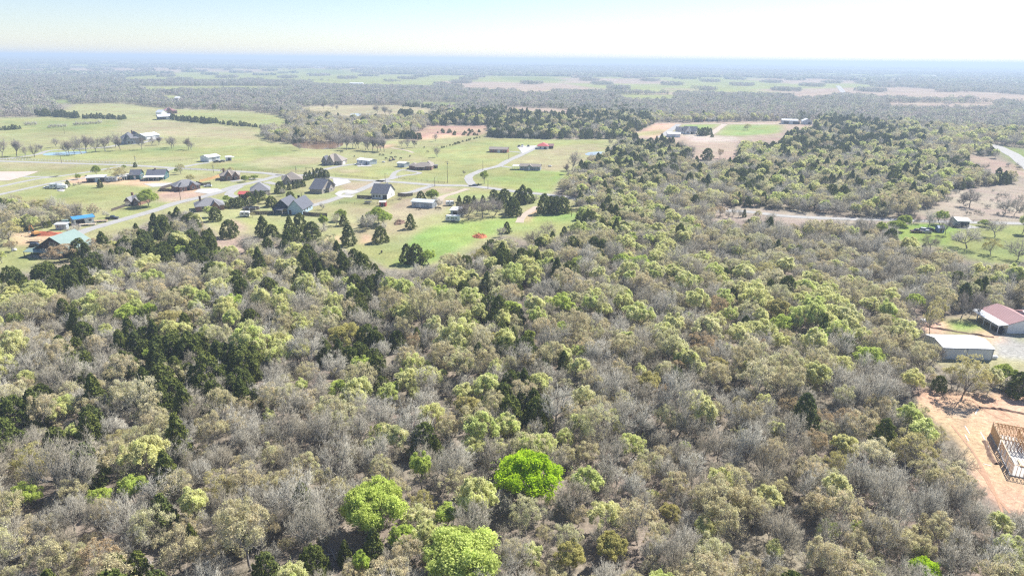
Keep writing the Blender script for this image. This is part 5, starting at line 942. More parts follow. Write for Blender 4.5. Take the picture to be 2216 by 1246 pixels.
def house_frame():
    a, rz, _ = frame((2186, 1029), None, (2143, 938)); L, D = 14.0, (gp(2143, 938) - gp(2186, 1029)).length
    t = thing('house_frame', 'wooden frame of an unfinished house on a white slab in red dirt', 'house frame', tuple(a), rz)
    for fx in range(5):
        for fy in range(5): c, s = math.cos(rz), math.sin(rz); u, v = fx * 3.5, fy * D / 4; TAKEN.append((a.x + u * c - v * s, a.y + u * s + v * c, 3))
    g = Geo(); box(g, -.15, L, 0, D, -.1, .22); g.build('slab', M['concrete'], t)
    h = 2.5
    for i, (y0, y1) in enumerate([(D * .60, D * .735), (D * .74, D * .87), (D * .875, D)]): g = Geo(); box(g, -.03, .0, y0, y1, .2, h); g.build('sheathing', M['plywood'], t)
    for y in np.arange(.1, D * .58, .61):                             # open studs of the near wall, wrap on some bays
        g = Geo(); box(g, 0, .14, y, y + .05, .22, h); g.build('stud', M['lumber'], t)
    for y0, y1, z0, z1 in ((1.2, 2.3, .2, 1.5), (3.2, 4.1, .3, 2.4), (5.0, 6.4, .9, 2.5), (7.2, 8.0, .2, 1.3)): g = Geo(); box(g, -.02, -.005, y0, min(y1, D * .58), z0, z1); g.build('wrap_sheet', M['wrap'], t)
    for y in (0, D * .6, D - .14):                                   # top plates
        g = Geo(); box(g, 0, L, y, y + .14, h, h + .09); g.build('top_plate', M['pale_lumber'], t)
    for x in (0, 4.5, 9, L - .14): g = Geo(); box(g, x, x + .14, .15, D - .15, h, h + .09); g.build('top_plate', M['pale_lumber'], t)
    for x in np.arange(.2, L, .61): g = Geo(); box(g, x, x + .05, .02, .14, .22, h); g.build('stud', M['lumber'], t)
    for k, yy in enumerate((D * .6, D * .8, D - .14)):
        for x in np.arange(.3, L, .61): g = Geo(); box(g, x, x + .05, yy, yy + .14, .22, h); g.build('stud', M['lumber'], t)
    for x in (4.5, 9):
        for y in np.arange(D * .6, D - .3, .61): g = Geo(); box(g, x, x + .14, y, y + .05, .22, h); g.build('stud', M['lumber'], t)
    for i, x in enumerate(np.arange(.1, L, .61)):                    # roof trusses over the far half
        g = Geo(); y0, y1, z = D * .58, D + .4, h + .1; ym = (y0 + y1) / 2; w = .045
        def bar(p, q): d = Vector(q) - Vector(p); n = Vector((0, -d.z, d.y)).normalized() * .06; P, Q = Vector(p), Vector(q); X = Vector((w, 0, 0)); hexa(g, [tuple(v) for v in (P - n, P - n + X, Q - n + X, Q - n, P + n, P + n + X, Q + n + X, Q + n)])
        rs = 1.5
        bar((x, y0, z), (x, y1, z)); bar((x, y0, z), (x, ym, z + rs)); bar((x, ym, z + rs), (x, y1, z)); bar((x, ym, z), (x, ym, z + rs)); bar((x, (y0 + ym) / 2, z), (x, ym, z + rs * .9)); bar((x, (y1 + ym) / 2, z), (x, ym, z + rs * .9)); g.build('roof_truss', M['lumber'], t)
    for i, x in enumerate(np.arange(.1, L, .61)): g = Geo(); box(g, x, x + .05, .15, D * .16, h + .1, h + .28); g.build('joist', M['wrap'], t)
    for i, (x, y, w, d, z) in enumerate([(2.5, 4, 1.2, 2.4, .5), (6, 5, 2.4, 1.2, .4), (8.5, 3, 1.2, 2.4, .6)]):
        g = Geo(); box(g, x, x + w, y, y + d, .225, z); o = g.build('lumber_stack', M['pale_lumber']); o.matrix_world = Matrix.Translation(a) @ Matrix.Rotation(rz, 4, 'Z')
        tag(o, ['lumber stack nearest the open stud wall on the white slab', 'wide lumber stack lying crosswise on the white slab', 'tallest lumber stack on the white slab'][i], 'lumber', 'lumber stacks on the slab')
    LAND.append((2160, 1000, 'the unfinished house'))
house_frame()
for i, (a, b, lab) in enumerate([((2088, 921), (2098, 938), 'longest white board lying on the dirt clearing'), ((2088, 940), (2096, 954), 'short white board next to the longest one on the dirt'), ((2122, 935), (2132, 953), 'thin white board nearer the unfinished house'), ((2110, 896), (2117, 885), 'white board lying apart at the top of the clearing'), ((2131, 955), (2140, 968), 'board end lying by the red ruts'), ((2128, 1003), (2145, 1008), 'white board lying below the red ruts')]):
    A, B = gp(*a), gp(*b); d = B - A; g = Geo(); hexa(g, [(0, -.08, 0), (d.length, -.08, 0), (d.length, .08, 0), (0, .08, 0), (0, -.08, .06), (d.length, -.08, .06), (d.length, .08, .06), (0, .08, .06)])
    o = g.build('board', M['wrap']); o.location = A; o.rotation_euler = (0, 0, math.atan2(d.y, d.x)); tag(o, lab, 'board', 'boards on the dirt')

# ------------------------------------------------------------------ vehicles
def wheel(g, x, y, r=.34, w=.22):
    n = 12; an = np.arange(n) * 2 * math.pi / n; v = [(x + r * math.cos(a), y - w / 2, r + r * math.sin(a)) for a in an] + [(x + r * math.cos(a), y + w / 2, r + r * math.sin(a)) for a in an]
    g.add(v, [(i, (i + 1) % n, n + (i + 1) % n, n + i) for i in range(n)]); g.add(v, [tuple(range(n))[::-1], tuple(range(n, 2 * n))])
def prism(g, prof, y0, y1, mat=0, taper=0.0):
    n = len(prof); zm = max(z for _, z in prof); z0 = min(z for _, z in prof)
    v = [(x, y0 + taper * (z - z0) / (zm - z0), z) for x, z in prof] + [(x, y1 - taper * (z - z0) / (zm - z0), z) for x, z in prof]
    g.add(v, [(i, (i + 1) % n, n + (i + 1) % n, n + i) for i in range(n)][::1], mat); g.add(v, [tuple(range(n)), tuple(range(n, 2 * n))[::-1]], mat)
def vehicle(kind, name, label, px, py, rz, m, group=None):
    t = thing(name, label, {'pickup': 'pickup truck', 'car': 'car', 'suv': 'car'}[kind], tuple(gp(px, py)), rz, group); L = 5.6 if kind == 'pickup' else 4.6
    b = Geo(); c = Geo()
    if kind == 'pickup':
        prism(b, [(0, .4), (0, 1.0), (1.4, 1.12), (1.5, 1.12), (5.6, 1.1), (5.6, .45)], -.95, .95); prism(c, [(1.4, 1.12), (2.0, 1.78), (3.4, 1.82), (3.7, 1.12)], -.88, .88, 0, .14)
        g = Geo(); box(g, 3.85, 5.5, -.8, .8, 1.08, 1.14); bed = g.build('truck_bed', M['dark'], t)
    else:
        h = 1.45 if kind == 'car' else 1.75
        prism(b, [(0, .35), (0, .8), (.2, .9), (1.2, 1.0), (L - .2, 1.0), (L, .85), (L, .4)], -.9, .9); prism(c, [(1.1, 1.0), (1.8, h), (L - 1.2 if kind == 'car' else L - .6, h), (L - .3, 1.0)], -.84, .84, 0, .14)
    b.build('body', m, t); cc = c.build('cabin', M['glass'], t)
    r = Geo(); x1, x2 = (2.0, 3.4) if kind == 'pickup' else (1.8, L - 1.2 if kind == 'car' else L - .6); box(r, x1, x2, -.72, .72, (1.80 if kind == 'pickup' else h - .01), (1.86 if kind == 'pickup' else h + .05)); r.build('cabin_roof', m, t)
    for x in (.95, L - 1.0):
        for y in (-.88, .88): g = Geo(); wheel(g, x, y); g.build('wheel', M['tyre'], t)
    for y in (-.65, .65): g = Geo(); box(g, -.03, .02, y - .15, y + .15, .62, .8); g.build('headlight', M['trim'], t)
    return t
def camper(name, label, cat, px, py, rz, L=6.5, h=2.9, m='car_white'):
    t = thing(name, label, cat, tuple(gp(px, py)), rz); g = Geo(); prism(g, [(0, .5), (-.25, 1.2), (.1, h), (L, h), (L, .5)], -1.15, 1.15); g.build('body', M[m], t)
    for x in (.8, 2.6, 4.6): w = Geo(); box(w, x, x + .9, -1.18, -1.14, 1.5, 2.1); w.build('window', M['glass'], t)
    w = Geo(); box(w, 3.7, 4.3, -1.18, -1.14, .6, 2.3); w.build('door', M['grey_wall'], t); s = Geo(); box(s, .1, L - .1, -1.17, -1.145, 1.1, 1.25); s.build('stripe', M['steel'], t)
    for x in (L * .45, L * .58): w = Geo(); wheel(w, x, -1.05); w.build('wheel', M['tyre'], t); w = Geo(); wheel(w, x, 1.05); w.build('wheel', M['tyre'], t)
    h_ = Geo(); box(h_, -1.3, -.05, -.06, .06, .45, .6); h_.build('hitch', M['steel'], t); a = Geo(); box(a, L * .4, L * .55, -.4, .4, h, h + .25); a.build('roof_vent', M['grey_wall'], t)
def trailer(name, label, px, py, rz, L=6.0, m='steel', deck='lumber'):
    t = thing(name, label, 'trailer', tuple(gp(px, py)), rz); g = Geo(); box(g, 0, L, -1.05, 1.05, .62, .72); g.build('deck', M[deck], t)
    f = Geo(); box(f, -1.2, 0, -.08, .08, .5, .65); f.build('tongue', M[m], t)
    for y in (-1.1, 1.06): f = Geo(); box(f, 0, L, y, y + .05, .55, .9); f.build('side_rail', M[m], t)
    for x in (L * .5, L * .64):
        for y in (-1.2, 1.2): w = Geo(); wheel(w, x, y, .34); w.build('wheel', M['tyre'], t)
vehicle('pickup', 'pickup_truck', 'black pickup parked beside the gravel road with a trailer hitched', 257, 474, R(192), M['car_black']); trailer('flat_trailer', 'flat pale trailer behind the black pickup', 233, 480, R(195), 6, 'pale_metal')
trailer('flat_trailer', 'long flat trailer in front of the blue roofed shop', 208, 487, R(198), 7, 'pale_metal', 'pale_lumber'); trailer('flat_trailer', 'flat trailer alone on the lodge lawn', 88, 524, R(187), 5, 'steel', 'pale_lumber')
vehicle('suv', 'parked_car', 'dark car parked at the side of the green roofed house', 92, 533, R(200), M['car_black']); vehicle('pickup', 'pickup_truck', 'grey pickup in front of the blue roofed shop', 197, 482, R(200), M['car_silver'])
vehicle('pickup', 'pickup_truck', 'white pickup parked by the three bay garage', 767, 357.5, R(0), M['car_white']); vehicle('car', 'parked_car', 'small white car with hood toward the road near the dump truck', 94, 408, R(20), M['car_white'])
vehicle('pickup', 'pickup_truck', 'brown pickup parked in the green yard at right', 1970, 503, R(-6), M['car_brown']); vehicle('suv', 'parked_car', 'white van parked behind the brown pickup', 1982, 499, R(-30), M['car_white']); vehicle('car', 'parked_car', 'silver car parked beside the brown pickup', 1993, 504, R(-8), M['car_silver']); vehicle('car', 'parked_car', 'dark car parked behind the silver one in the green yard', 2000, 499.5, R(-8), M['car_black'])
vehicle('pickup', 'pickup_truck', 'dark pickup parked beside the low roadside barn', 2060, 492, R(-4), M['car_black'])
vehicle('pickup', 'pickup_truck', 'dark pickup parked in front of the pasture barn', 462, 352, R(10), M['car_black']); vehicle('car', 'parked_car', 'white car parked beside the dark pickup at the pasture barn', 474, 350.5, R(10), M['car_silver'])
vehicle('car', 'parked_car', 'white car behind the picket fence of the brick house', 441, 405, R(15), M['car_white'])
vehicle('car', 'parked_car', 'dark car at the near end of the row by the red roofed house', 1122, 318.5, R(80), M['car_black'], 'cars by the red roofed house'); vehicle('pickup', 'pickup_truck', 'white pickup in the row by the red roofed house', 1130, 318, R(85), M['car_white']); vehicle('car', 'parked_car', 'dark car at the far end of the row by the red roofed house', 1143, 318, R(85), M['car_black'], 'cars by the red roofed house')
camper('camper', 'long white camper beside the white roofed shed under bare trees', 'camper', 966, 478, R(-8), 6.8); camper('camper', 'small white camper standing alone behind the wooden fence', 'camper', 521, 469, R(6), 4.4, 2.6); camper('camper', 'big white camper on the open grass beside scrap', 'camper', 109, 408, R(12), 7.5); camper('camper', 'silver rounded trailer between the blue shed and the bare tree', 'camper', 230, 393, R(8), 6.5, 2.9, 'pale_metal'); camper('camper', 'tan camper half hidden by cedars of the dark clump', 'camper', 965, 445, R(10), 4, 2.4)
def boat_like(px, py, rz, label):
    t = thing('cargo_trailer', label, 'trailer', tuple(gp(px, py)), rz); g = Geo(); prism(g, [(0, .5), (0, 2.3), (5, 2.3), (5, .5)], -1, 1); g.build('body', M['car_white'], t); f = Geo(); box(f, -1, 0, -.07, .07, .45, .58); f.build('hitch', M['steel'], t)
    for y in (-.95, .95): w = Geo(); wheel(w, 2.8, y); w.build('wheel', M['tyre'], t)
boat_like(125, 409, R(15), 'white cargo trailer behind the big white camper')
def excavator():
    t = thing('excavator', 'orange excavator digging beside the red earth pile', 'excavator', tuple(gp(78, 510)), R(150))
    for y in (-1.1, 1.1): g = Geo(); prism(g, [(-1.5, 0), (-1.8, .4), (-1.5, .8), (1.5, .8), (1.8, .4), (1.5, 0)], y - .25, y + .25); g.build('track', M['tyre'], t)
    g = Geo(); box(g, -1.6, 1.2, -1.2, 1.2, .95, 1.9); g.build('body', M['excavator'], t); g = Geo(); box(g, .2, 1.4, .2, 1.1, 1.9, 2.9); g.build('cab', M['glass'], t)
    g = Geo(); tube(g, [(1.1, -.2, 1.6), (3.0, -.2, 4.2), (4.8, -.2, 3.6)], [.22, .22, .16], 4); g.build('boom', M['excavator'], t); g = Geo(); tube(g, [(4.8, -.2, 3.6), (5.8, -.2, 1.2)], [.15, .12], 4); g.build('arm', M['excavator'], t)
    g = Geo(); prism(g, [(5.5, 1.3), (6.2, 1.2), (6.0, .4), (5.3, .5)], -.6, .2); g.build('bucket', M['steel'], t)
excavator()
def heap(name, label, cat, pts, h, m, seed=1, spikes_=0):
    r = np.random.default_rng(seed); P = np.array([tuple(gp(*p))[:2] for p in pts]); c = P.mean(0); g = Geo(); n = len(P); K = 5; v = []
    for k in range(K):
        s = 1 - k / (K - .5)
        for p in P: q = c + (p - c) * s * r.uniform(.88, 1.1); v.append((q[0], q[1], (0 if k == 0 else h * (1 - s ** 2) * r.uniform(.6, 1.15)) + .02))
    v.append((c[0], c[1], h)); f = []
    for k in range(K - 1):
        for i in range(n): a, b = k * n + i, k * n + (i + 1) % n; f.append((a, b, b + n, a + n))
    g.add(v, f); g.add([], np.zeros((0, 3))); g.f.append(np.array([[(K - 1) * n + i, (K - 1) * n + (i + 1) % n, K * n] for i in range(n)])); g.m.append(0)
    for i in range(spikes_):
        w = r.dirichlet(np.ones(n)); q = (P * w[:, None]).sum(0) * .7 + c * .3 + r.normal(0, .8, 2); d = unit(r.normal(0, 1, 3) * np.array([1, 1, .3])) * r.uniform(.8, 2.2)
        p = np.array([q[0], q[1], h * r.uniform(.3, 1.)]); tube(g, [p - d, p + d], [.09, .04], 3)
    tag(g.build(name, m), label, cat)
heap('earth_pile', 'long ridge of fresh red earth beside the excavator', 'earth pile', [(60, 509), (80, 503), (110, 504), (135, 503.5), (134, 509), (110, 511), (80, 511)], 1.3, M['red_earth'], 1)
heap('brush_pile', 'orange brush and board pile on the bright green meadow', 'brush pile', [(1020, 510), (1035, 507), (1052, 509), (1056, 514), (1042, 517), (1026, 515)], 1.1, M['orange_pile'], 2, 60)
heap('brush_pile', 'brown brush pile beside the lone meadow cedar', 'brush pile', [(850, 484), (860, 477), (874, 477), (878, 482), (868, 487), (854, 488)], 1.4, M['brush_pile'], 3, 50)
heap('brush_pile', 'dark red brush pile at the dirt opening in the woods', 'brush pile', [(1128, 622), (1145, 618), (1158, 624), (1150, 634), (1132, 635)], 1.3, M['brush_pile'], 4, 50)
heap('rubble_pile', 'pale rubble and scrap heap beside the big white camper', 'rubble', [(122, 412), (134, 409), (142, 411), (138, 415), (126, 415)], .7, M['concrete'], 5, 20)
# fences
def fence(name, label, pts, h, gap, m, rails=2, solid=False, post=.14, joined=True, board=.0):
    P = [gp(*p) for p in pts]; t = thing(name, label, 'fence', tuple(P[0])); o = P[0]; k = 0; g = Geo(); gr = [Geo() for _ in range(rails)]; gb = Geo()
    for a, b in zip(P[:-1], P[1:]):
        d = b - a; L = d.length; u = d / L; nrm = Vector((-u.y, u.x, 0)); n = max(1, int(L / gap))
        for i in range(n + (b is P[-1])):
            q = a + u * (L * i / n) - o; e = post / 2; gg = g if joined else Geo(); X, Y = u * e, nrm * e
            hexa(gg, [tuple(q - X - Y), tuple(q + X - Y), tuple(q + X + Y), tuple(q - X + Y)] + [tuple(w + Vector((0, 0, h))) for w in (q - X - Y, q + X - Y, q + X + Y, q - X + Y)])
            if not joined: gg.build('post', m, t)
        a0, b0 = a - o, b - o
        for r_ in range(rails):
            z = h * (r_ + .9) / (rails + .1) - .1; Y = nrm * .03; w = [a0 - Y, b0 - Y, b0 + Y, a0 + Y]; hexa(gr[r_], [tuple(q + Vector((0, 0, z - .05))) for q in w] + [tuple(q + Vector((0, 0, z + .05))) for q in w])
        if solid:
            nb = int(L / .3)
            for i in range(nb):
                q0 = a0 + u * (L * i / nb + .01); q1 = a0 + u * (L * (i + 1) / nb - .02); Y0, Y1 = nrm * -.06, nrm * -.03; hh = h - .05 + .05 * math.sin(i * 2.3); w = [q0 + Y0, q1 + Y0, q1 + Y1, q0 + Y1]
                hexa(gb, [tuple(q + Vector((0, 0, .03))) for q in w] + [tuple(q + Vector((0, 0, hh))) for q in w])
    if joined: tag(g.build('posts', m, t), kind='stuff')
    for q in gr: q.build('rail', m, t)
    if solid: tag(gb.build('pickets', m, t), kind='stuff')
FW = M['fence_wood']
fence('picket_fence', 'dark picket fence round the back yard of the hipped brick house', [(381, 415), (346, 414), (350, 410), (394, 397)], 1.8, 2.4, FW, 2, True); fence('picket_fence', 'dark fence between the hipped brick house and its neighbour', [(425, 398), (440, 402), (456, 400)], 1.8, 2.4, FW, 2, True)
fence('picket_fence', 'dark fence left of the white farmhouse', [(773, 429), (804, 430.5)], 1.9, 2.4, FW, 2, True); fence('picket_fence', 'dark fence right of the white farmhouse', [(861, 424), (877, 426), (893, 424)], 1.9, 2.4, FW, 2, True)
fence('picket_fence', 'grey wooden fence left of the blue gabled house', [(537, 463), (560, 464.5), (589, 464)], 1.9, 2.4, FW, 2, True); fence('picket_fence', 'grey wooden fence right of the blue gabled house', [(656, 465), (680, 468), (708, 469), (708, 465)], 1.9, 2.4, FW, 2, True)
fence('picket_fence', 'low brown fence beside the small brick house', [(242, 457), (270, 448)], 1.4, 2.4, FW, 2, True); fence('picket_fence', 'long brown fence behind the crossroads brick house', [(432, 395), (460, 388), (480, 381)], 1.7, 2.4, M['lumber'], 2, True)
fence('white_fence', 'white post fence along the country road at left', [(-40, 344), (0, 345.5), (126, 349.5), (200, 352.5), (297, 355)], 1.4, 2.6, M['trim'], 3, post=.2)
for i, (pts, lab) in enumerate([([(297, 355), (330, 353), (378, 349), (428, 345)], 'wire fence running from the white fence to the pasture barn'), ([(400, 367), (560, 376 - 6), (600, 375), (660, 372)], 'post fence along the road before the cross gabled house'), ([(700, 378), (740, 381), (818, 388.5)], 'post fence along the road before the three bay garage'), ([(862, 387), (900, 391), (962, 397)], 'post fence along the road before the ranch house'), ([(735, 440), (800, 445), (850, 436), (905, 420)], 'wire fence round the yard of the dark red shed'), ([(2160, 480), (2000, 480), (1930, 482)], 'roadside fence of the green yard')]):
    fence('farm_fence', lab, pts, 1.2, 4.0, M['wood_pole'], 2, post=.12)
fence('board_fence', 'pale fence posts along the woodland road', [(1545, 466), (1600, 467), (1660, 473)], 1.4, 3.0, M['wood_pole'], 2, post=.16)
def pole(bx, by, hpx, label, lamp=False, cross=False):
    sl = slant(bx, by); h = hpx / F_PX * sl / .97; t = thing('power_pole', label, 'power pole', tuple(gp(bx, by))); g = Geo(); tube(g, [(0, 0, -.2), (0, 0, h)], [.17, .11], 8, cap=True); g.build('pole', M['wood_pole'], t)
    if cross: g = Geo(); box(g, -1.1, 1.1, -.06, .06, h - .7, h - .55); g.build('crossarm', M['wood_pole'], t); g = Geo(); lathe(g, [(.2, h - 2.2), (.25, h - 2.1), (.25, h - 1.4), (.1, h - 1.3)], 8, cx=.35); g.build('transformer', M['grey_wall'], t)
    if lamp: g = Geo(); tube(g, [(0, 0, h - .3), (.8, 0, h), (1.5, 0, h - .05)], [.05, .05, .05], 4); g.build('lamp_arm', M['steel'], t); g = Geo(); lathe(g, [(.1, h - .25), (.28, h - .2), (.2, h)], 8, cx=1.5); g.build('lamp', M['trim'], t)
for bx, by, hp, lm_, cr, lab in [(968.5, 396, 46, False, True, 'tallest wooden power pole with crossarm by the road fence'), (834, 396, 20, True, False, 'pole with a lamp at the ranch drive junction'), (941, 404, 20, True, False, 'pole with a lamp on the road before the bright green tree'), (1056, 409, 18, False, False, 'plain pole beside the leafing roadside tree'), (641, 379, 18, False, True, 'pole at the crossing by the ranch gate'),
    (294, 358, 20, False, True, 'pole at the end of the white post fence'), (133.5, 353, 16, False, False, 'pole along the white post fence'), (391, 433, 19, True, False, 'pole with a lamp before the hipped brick house'), (653, 431, 14, False, False, 'thin pole behind the blue gabled house'), (1237, 469, 29, True, False, 'pole with a lamp at the woodland edge by the meadow'), (1045, 369, 21, False, False, 'pole by the curve of the mobile home drive'),
    (1101, 345, 19, False, False, 'pole before the red brick rectangular house'), (462, 374, 17, False, True, 'pole before the pasture barn'), (940, 361, 10, False, False, 'short pole beyond the ranch house'), (265, 300, 13, False, False, 'pole behind the grey manor'), (140, 290, 14, False, False, 'pole in the hay field'), (569, 406, 12, False, False, 'short pole before the half hidden house')]: pole(bx, by, hp, lab, lm_, cr)
def gate():
    a, b = gp(663, 376), gp(677, 376); t = thing('ranch_gate', 'dark ranch gateway of two tall posts and a crossbar', 'gateway', tuple(a)); d = b - a
    for q in (Vector(), d): g = Geo(); box(g, q.x - .15, q.x + .15, q.y - .15, q.y + .15, 0, 4.2); g.build('post', M['dark'], t)
    g = Geo(); tube(g, [(0, 0, 4.2), tuple(d + Vector((0, 0, 4.2)))], [.12, .12], 4); g.build('crossbar', M['dark'], t)
gate()
# cattle, yard things
def cow_mesh():
    v = [(0, 0, 1.15), (-.75, 0, 1.18), (.7, 0, 1.2), (1.05, 0, 1.28), (1.45, 0, 1.0), (1.62, 0, .85), (.62, .2, .75), (.62, .2, .05), (.62, -.2, .75), (.62, -.2, .05), (-.7, .2, .8), (-.78, .2, .45), (-.72, .2, .05), (-.7, -.2, .8), (-.78, -.2, .45), (-.72, -.2, .05), (-1.0, 0, 1.1), (-1.08, 0, .5)]
    e = [(0, 1), (0, 2), (2, 3), (3, 4), (4, 5), (2, 6), (6, 7), (2, 8), (8, 9), (1, 10), (10, 11), (11, 12), (1, 13), (13, 14), (14, 15), (1, 16), (16, 17)]
    rad = [.36, .33, .33, .2, .17, .11, .14, .07, .14, .07, .16, .09, .07, .16, .09, .07, .06, .04]
    me = bpy.data.meshes.new('cow'); me.from_pydata(v, e, []); o = bpy.data.objects.new('cow_form', me); C.objects.link(o); o.modifiers.new('s', 'SKIN')
    for i, s in enumerate(me.skin_vertices[0].data): s.radius = (rad[i], rad[i])
    me.skin_vertices[0].data[0].use_root = True; o.modifiers.new('d', 'SUBSURF').levels = 1
    dg = bpy.context.evaluated_depsgraph_get(); m2 = bpy.data.meshes.new_from_object(o.evaluated_get(dg)); bpy.data.objects.remove(o); m2.materials.clear(); m2.materials.append(M['cow']); return m2
cow = cow_mesh(); COWS = [(739, 331, 'lone black cow nearest the cross gabled house'), (767, 340, 'black cow grazing behind the three bay garage'), (823, 337, 'left cow of the pair in mid pasture'), (829, 337.2, 'right cow of the pair in mid pasture'), (887, 340, 'lone black cow past the feeding herd'), (926, 330.5, 'black cow beside the line of bushes'), (918, 320.5, 'black cow far up the pasture'), (900, 314, 'black cow by the red earth'), (836, 345, 'leftmost cow of the feeding herd'), (843, 347, 'front cow of the feeding herd'), (846, 343, 'rear cow of the feeding herd'), (850, 345, 'middle cow of the feeding herd'), (856, 342, 'cow standing behind the feeding herd'), (867, 345, 'rightmost cow of the feeding herd'), (847, 333, 'cow at the tall feeder'), (904, 454, 'dark horse behind the long grey metal shed'), (909, 454, 'dark cow beside the horse behind the metal shed'), (944, 453, 'dark cow right of the long grey metal shed'), (952, 454, 'second dark cow right of the long grey metal shed'), (826, 548, 'small dark calf on the meadow by the woods')]
for i, (x, y, lab) in enumerate(COWS):
    o = link('cow', cow); o.location = gp(x, y); o.rotation_euler = (0, 0, i * 1.9 % 6.28); o.scale = [1 if i < 15 else .85] * 3; tag(o, lab, 'cow', 'cattle of the pasture')
def feeder(px, py, lab):
    t = thing('hay_feeder', lab, 'hay feeder', tuple(gp(px, py))); g = Geo(); lathe(g, [(1.3, 0), (1.3, 1.2), (1.2, 1.2), (1.2, .1)], 14); g.build('ring', M['steel'], t); g = Geo(); lathe(g, [(1.0, .05), (1.05, .8), (.6, 1.5)], 12); g.build('hay', M['lumber'], t)
feeder(845, 349, 'round feeder in front of the herd'); feeder(852, 347, 'round feeder among the herd')
def roundish(name, cat, lab, px, py, prof, m, k=14, sx=1.0):
    g = Geo(); lathe(g, prof, k); o = g.build(name, m); o.location = gp(px, py); o.scale = (sx, 1, 1); tag(o, lab, cat)
def pool():
    t = thing('wooden_pool', 'oval wooden walled pool behind the grey fence', 'pool', tuple(gp(544, 453))); t.scale = (1.6, 1, 1); g = Geo(); lathe(g, [(2.6, 0), (2.6, 1.2), (2.4, 1.2), (2.4, .9)], 20, close=False); g.build('wall', M['fence_wood'], t); g = Geo(); lathe(g, [(2.4, .85), (2.38, .9)], 20); g.build('water', M['glass'], t)
    for i in range(8): a = i * .785; g = Geo(); x, y = 2.68 * math.cos(a), 2.68 * math.sin(a); box(g, x - .08, x + .08, y - .08, y + .08, 0, 1.25); g.build('post', M['trim'], t)
pool()
def trampoline():
    t = thing('trampoline', 'round netted trampoline in the mown yard', 'trampoline', tuple(gp(797, 440))); g = Geo(); lathe(g, [(2.0, .85), (2.05, .9)], 18); g.build('mat', M['dark'], t)
    for i in range(6): a = i * 1.047; g = Geo(); tube(g, [(2.1 * math.cos(a), 2.1 * math.sin(a), 0), (2.1 * math.cos(a), 2.1 * math.sin(a), 2.6)], [.05, .05], 4); g.build('pole', M['steel'], t)
    for z in (.9, 2.5): g = Geo(); an = np.linspace(0, 6.283, 19); tube(g, [(2.1 * math.cos(a), 2.1 * math.sin(a), z) for a in an], [.05] * 19, 4); g.build('ring', M['steel'], t)
trampoline()
roundish('propane_tank', 'tank', 'white propane tank lying beyond the mobile home', 1190, 361, [(.5, .1), (.75, .5), (.5, 1.0), (.1, 1.1)], M['trim'], 12, 2.2); roundish('propane_tank', 'tank', 'white round tank on the lodge lawn by the small tan tree', 31, 543, [(.4, 0), (.8, .4), (.6, 1.0), (.1, 1.15)], M['trim'], 12, 1.4)
roundish('propane_tank', 'tank', 'white tank on the grass past the feeding herd', 830, 352, [(.5, .1), (.7, .5), (.5, 1.0), (.1, 1.1)], M['trim'], 12, 2.0); roundish('propane_tank', 'tank', 'white tank at the corner of the big white roofed barn', 2150, 776, [(.4, .1), (.6, .5), (.4, .9), (.1, 1.0)], M['trim'], 12, 2.0); roundish('burn_barrel', 'barrel', 'dark barrel left of the bare tree at the yard edge', 1978, 717, [(.9, 0), (1.0, .7), (.6, 1.1)], M['dark'], 12, 1.3)
roundish('white_rock', 'rock', 'pale flat boulder on the dirt above the metal barn', 2002, 694, [(1.3, 0), (1.2, .4), (.7, .6)], M['wrap'], 9, 1.3); roundish('gas_grill', 'grill', 'dark and silver grill at the corner of the maroon roofed house', 2163, 721, [(.6, 0), (.6, .8), (.5, 1.1)], M['dark'], 8)
def picnic(px, py, lab):
    t = thing('picnic_table', lab, 'picnic table', tuple(gp(px, py))); g = Geo(); box(g, 0, 1.9, -.4, .4, .7, .76); g.build('tabletop', M['fence_wood'], t)
    for y in (-.9, .65): g = Geo(); box(g, 0, 1.9, y, y + .25, .42, .47); g.build('bench', M['fence_wood'], t)
    for x in (.3, 1.5): g = Geo(); box(g, x, x + .1, -.8, .8, .3, .42); box(g, x, x + .1, -.35, .35, .0, .7); g.build('leg', M['fence_wood'], t)
picnic(580, 449, 'picnic table beside the dark cedar behind the pool'); picnic(862, 432, 'picnic table beside the fence of the white farmhouse')
def ditch(pts, w, lab):
    P = smooth([tuple(gp(*p))[:2] for p in pts]); g = Geo(); r = np.random.default_rng(5); v = []
    for i, p in enumerate(P):
        t = P[min(i + 1, len(P) - 1)] - P[max(i - 1, 0)]; t = t / np.linalg.norm(t); n = np.array([-t[1], t[0]]); ww = w * r.uniform(.6, 1.3); v += [(*(p + n * ww), .02), (*p, .02 + r.uniform(.2, .45)), (*(p - n * ww), .02)]
    g.add(v, [q for i in range(len(P) - 1) for q in ((3 * i, 3 * i + 1, 3 * i + 4, 3 * i + 3), (3 * i + 1, 3 * i + 2, 3 * i + 5, 3 * i + 4))]); tag(g.build('leaf_windrow', M['brush_pile']), lab, 'leaf windrow')
ditch([(1985, 702), (2010, 708), (2060, 716), (2110, 724), (2150, 730)], .5, 'dark windrow of leaves along the yard behind the metal barn'); ditch([(2131, 955), (2139, 975), (2145, 990), (2156, 1004)], .5, 'red spoil ridge beside the unfinished house'); ditch([(2120, 882), (2150, 884), (2180, 888), (2230, 898)], .5, 'brown spoil ridge along the top of the clearing')
for i, (a, b) in enumerate([((2100, 860), (2190, 905)), ((2104, 866), (2180, 912)), ((2105, 1000), (2170, 1110)), ((2118, 1000), (2186, 1110)), ((2060, 920), (2150, 1060))]): m_ = ((a[0] + b[0]) / 2 + (-1) ** i * 9, (a[1] + b[1]) / 2); road('tyre_rut', [a, m_, b], .45, M['rut'], .02 + .004 * i)

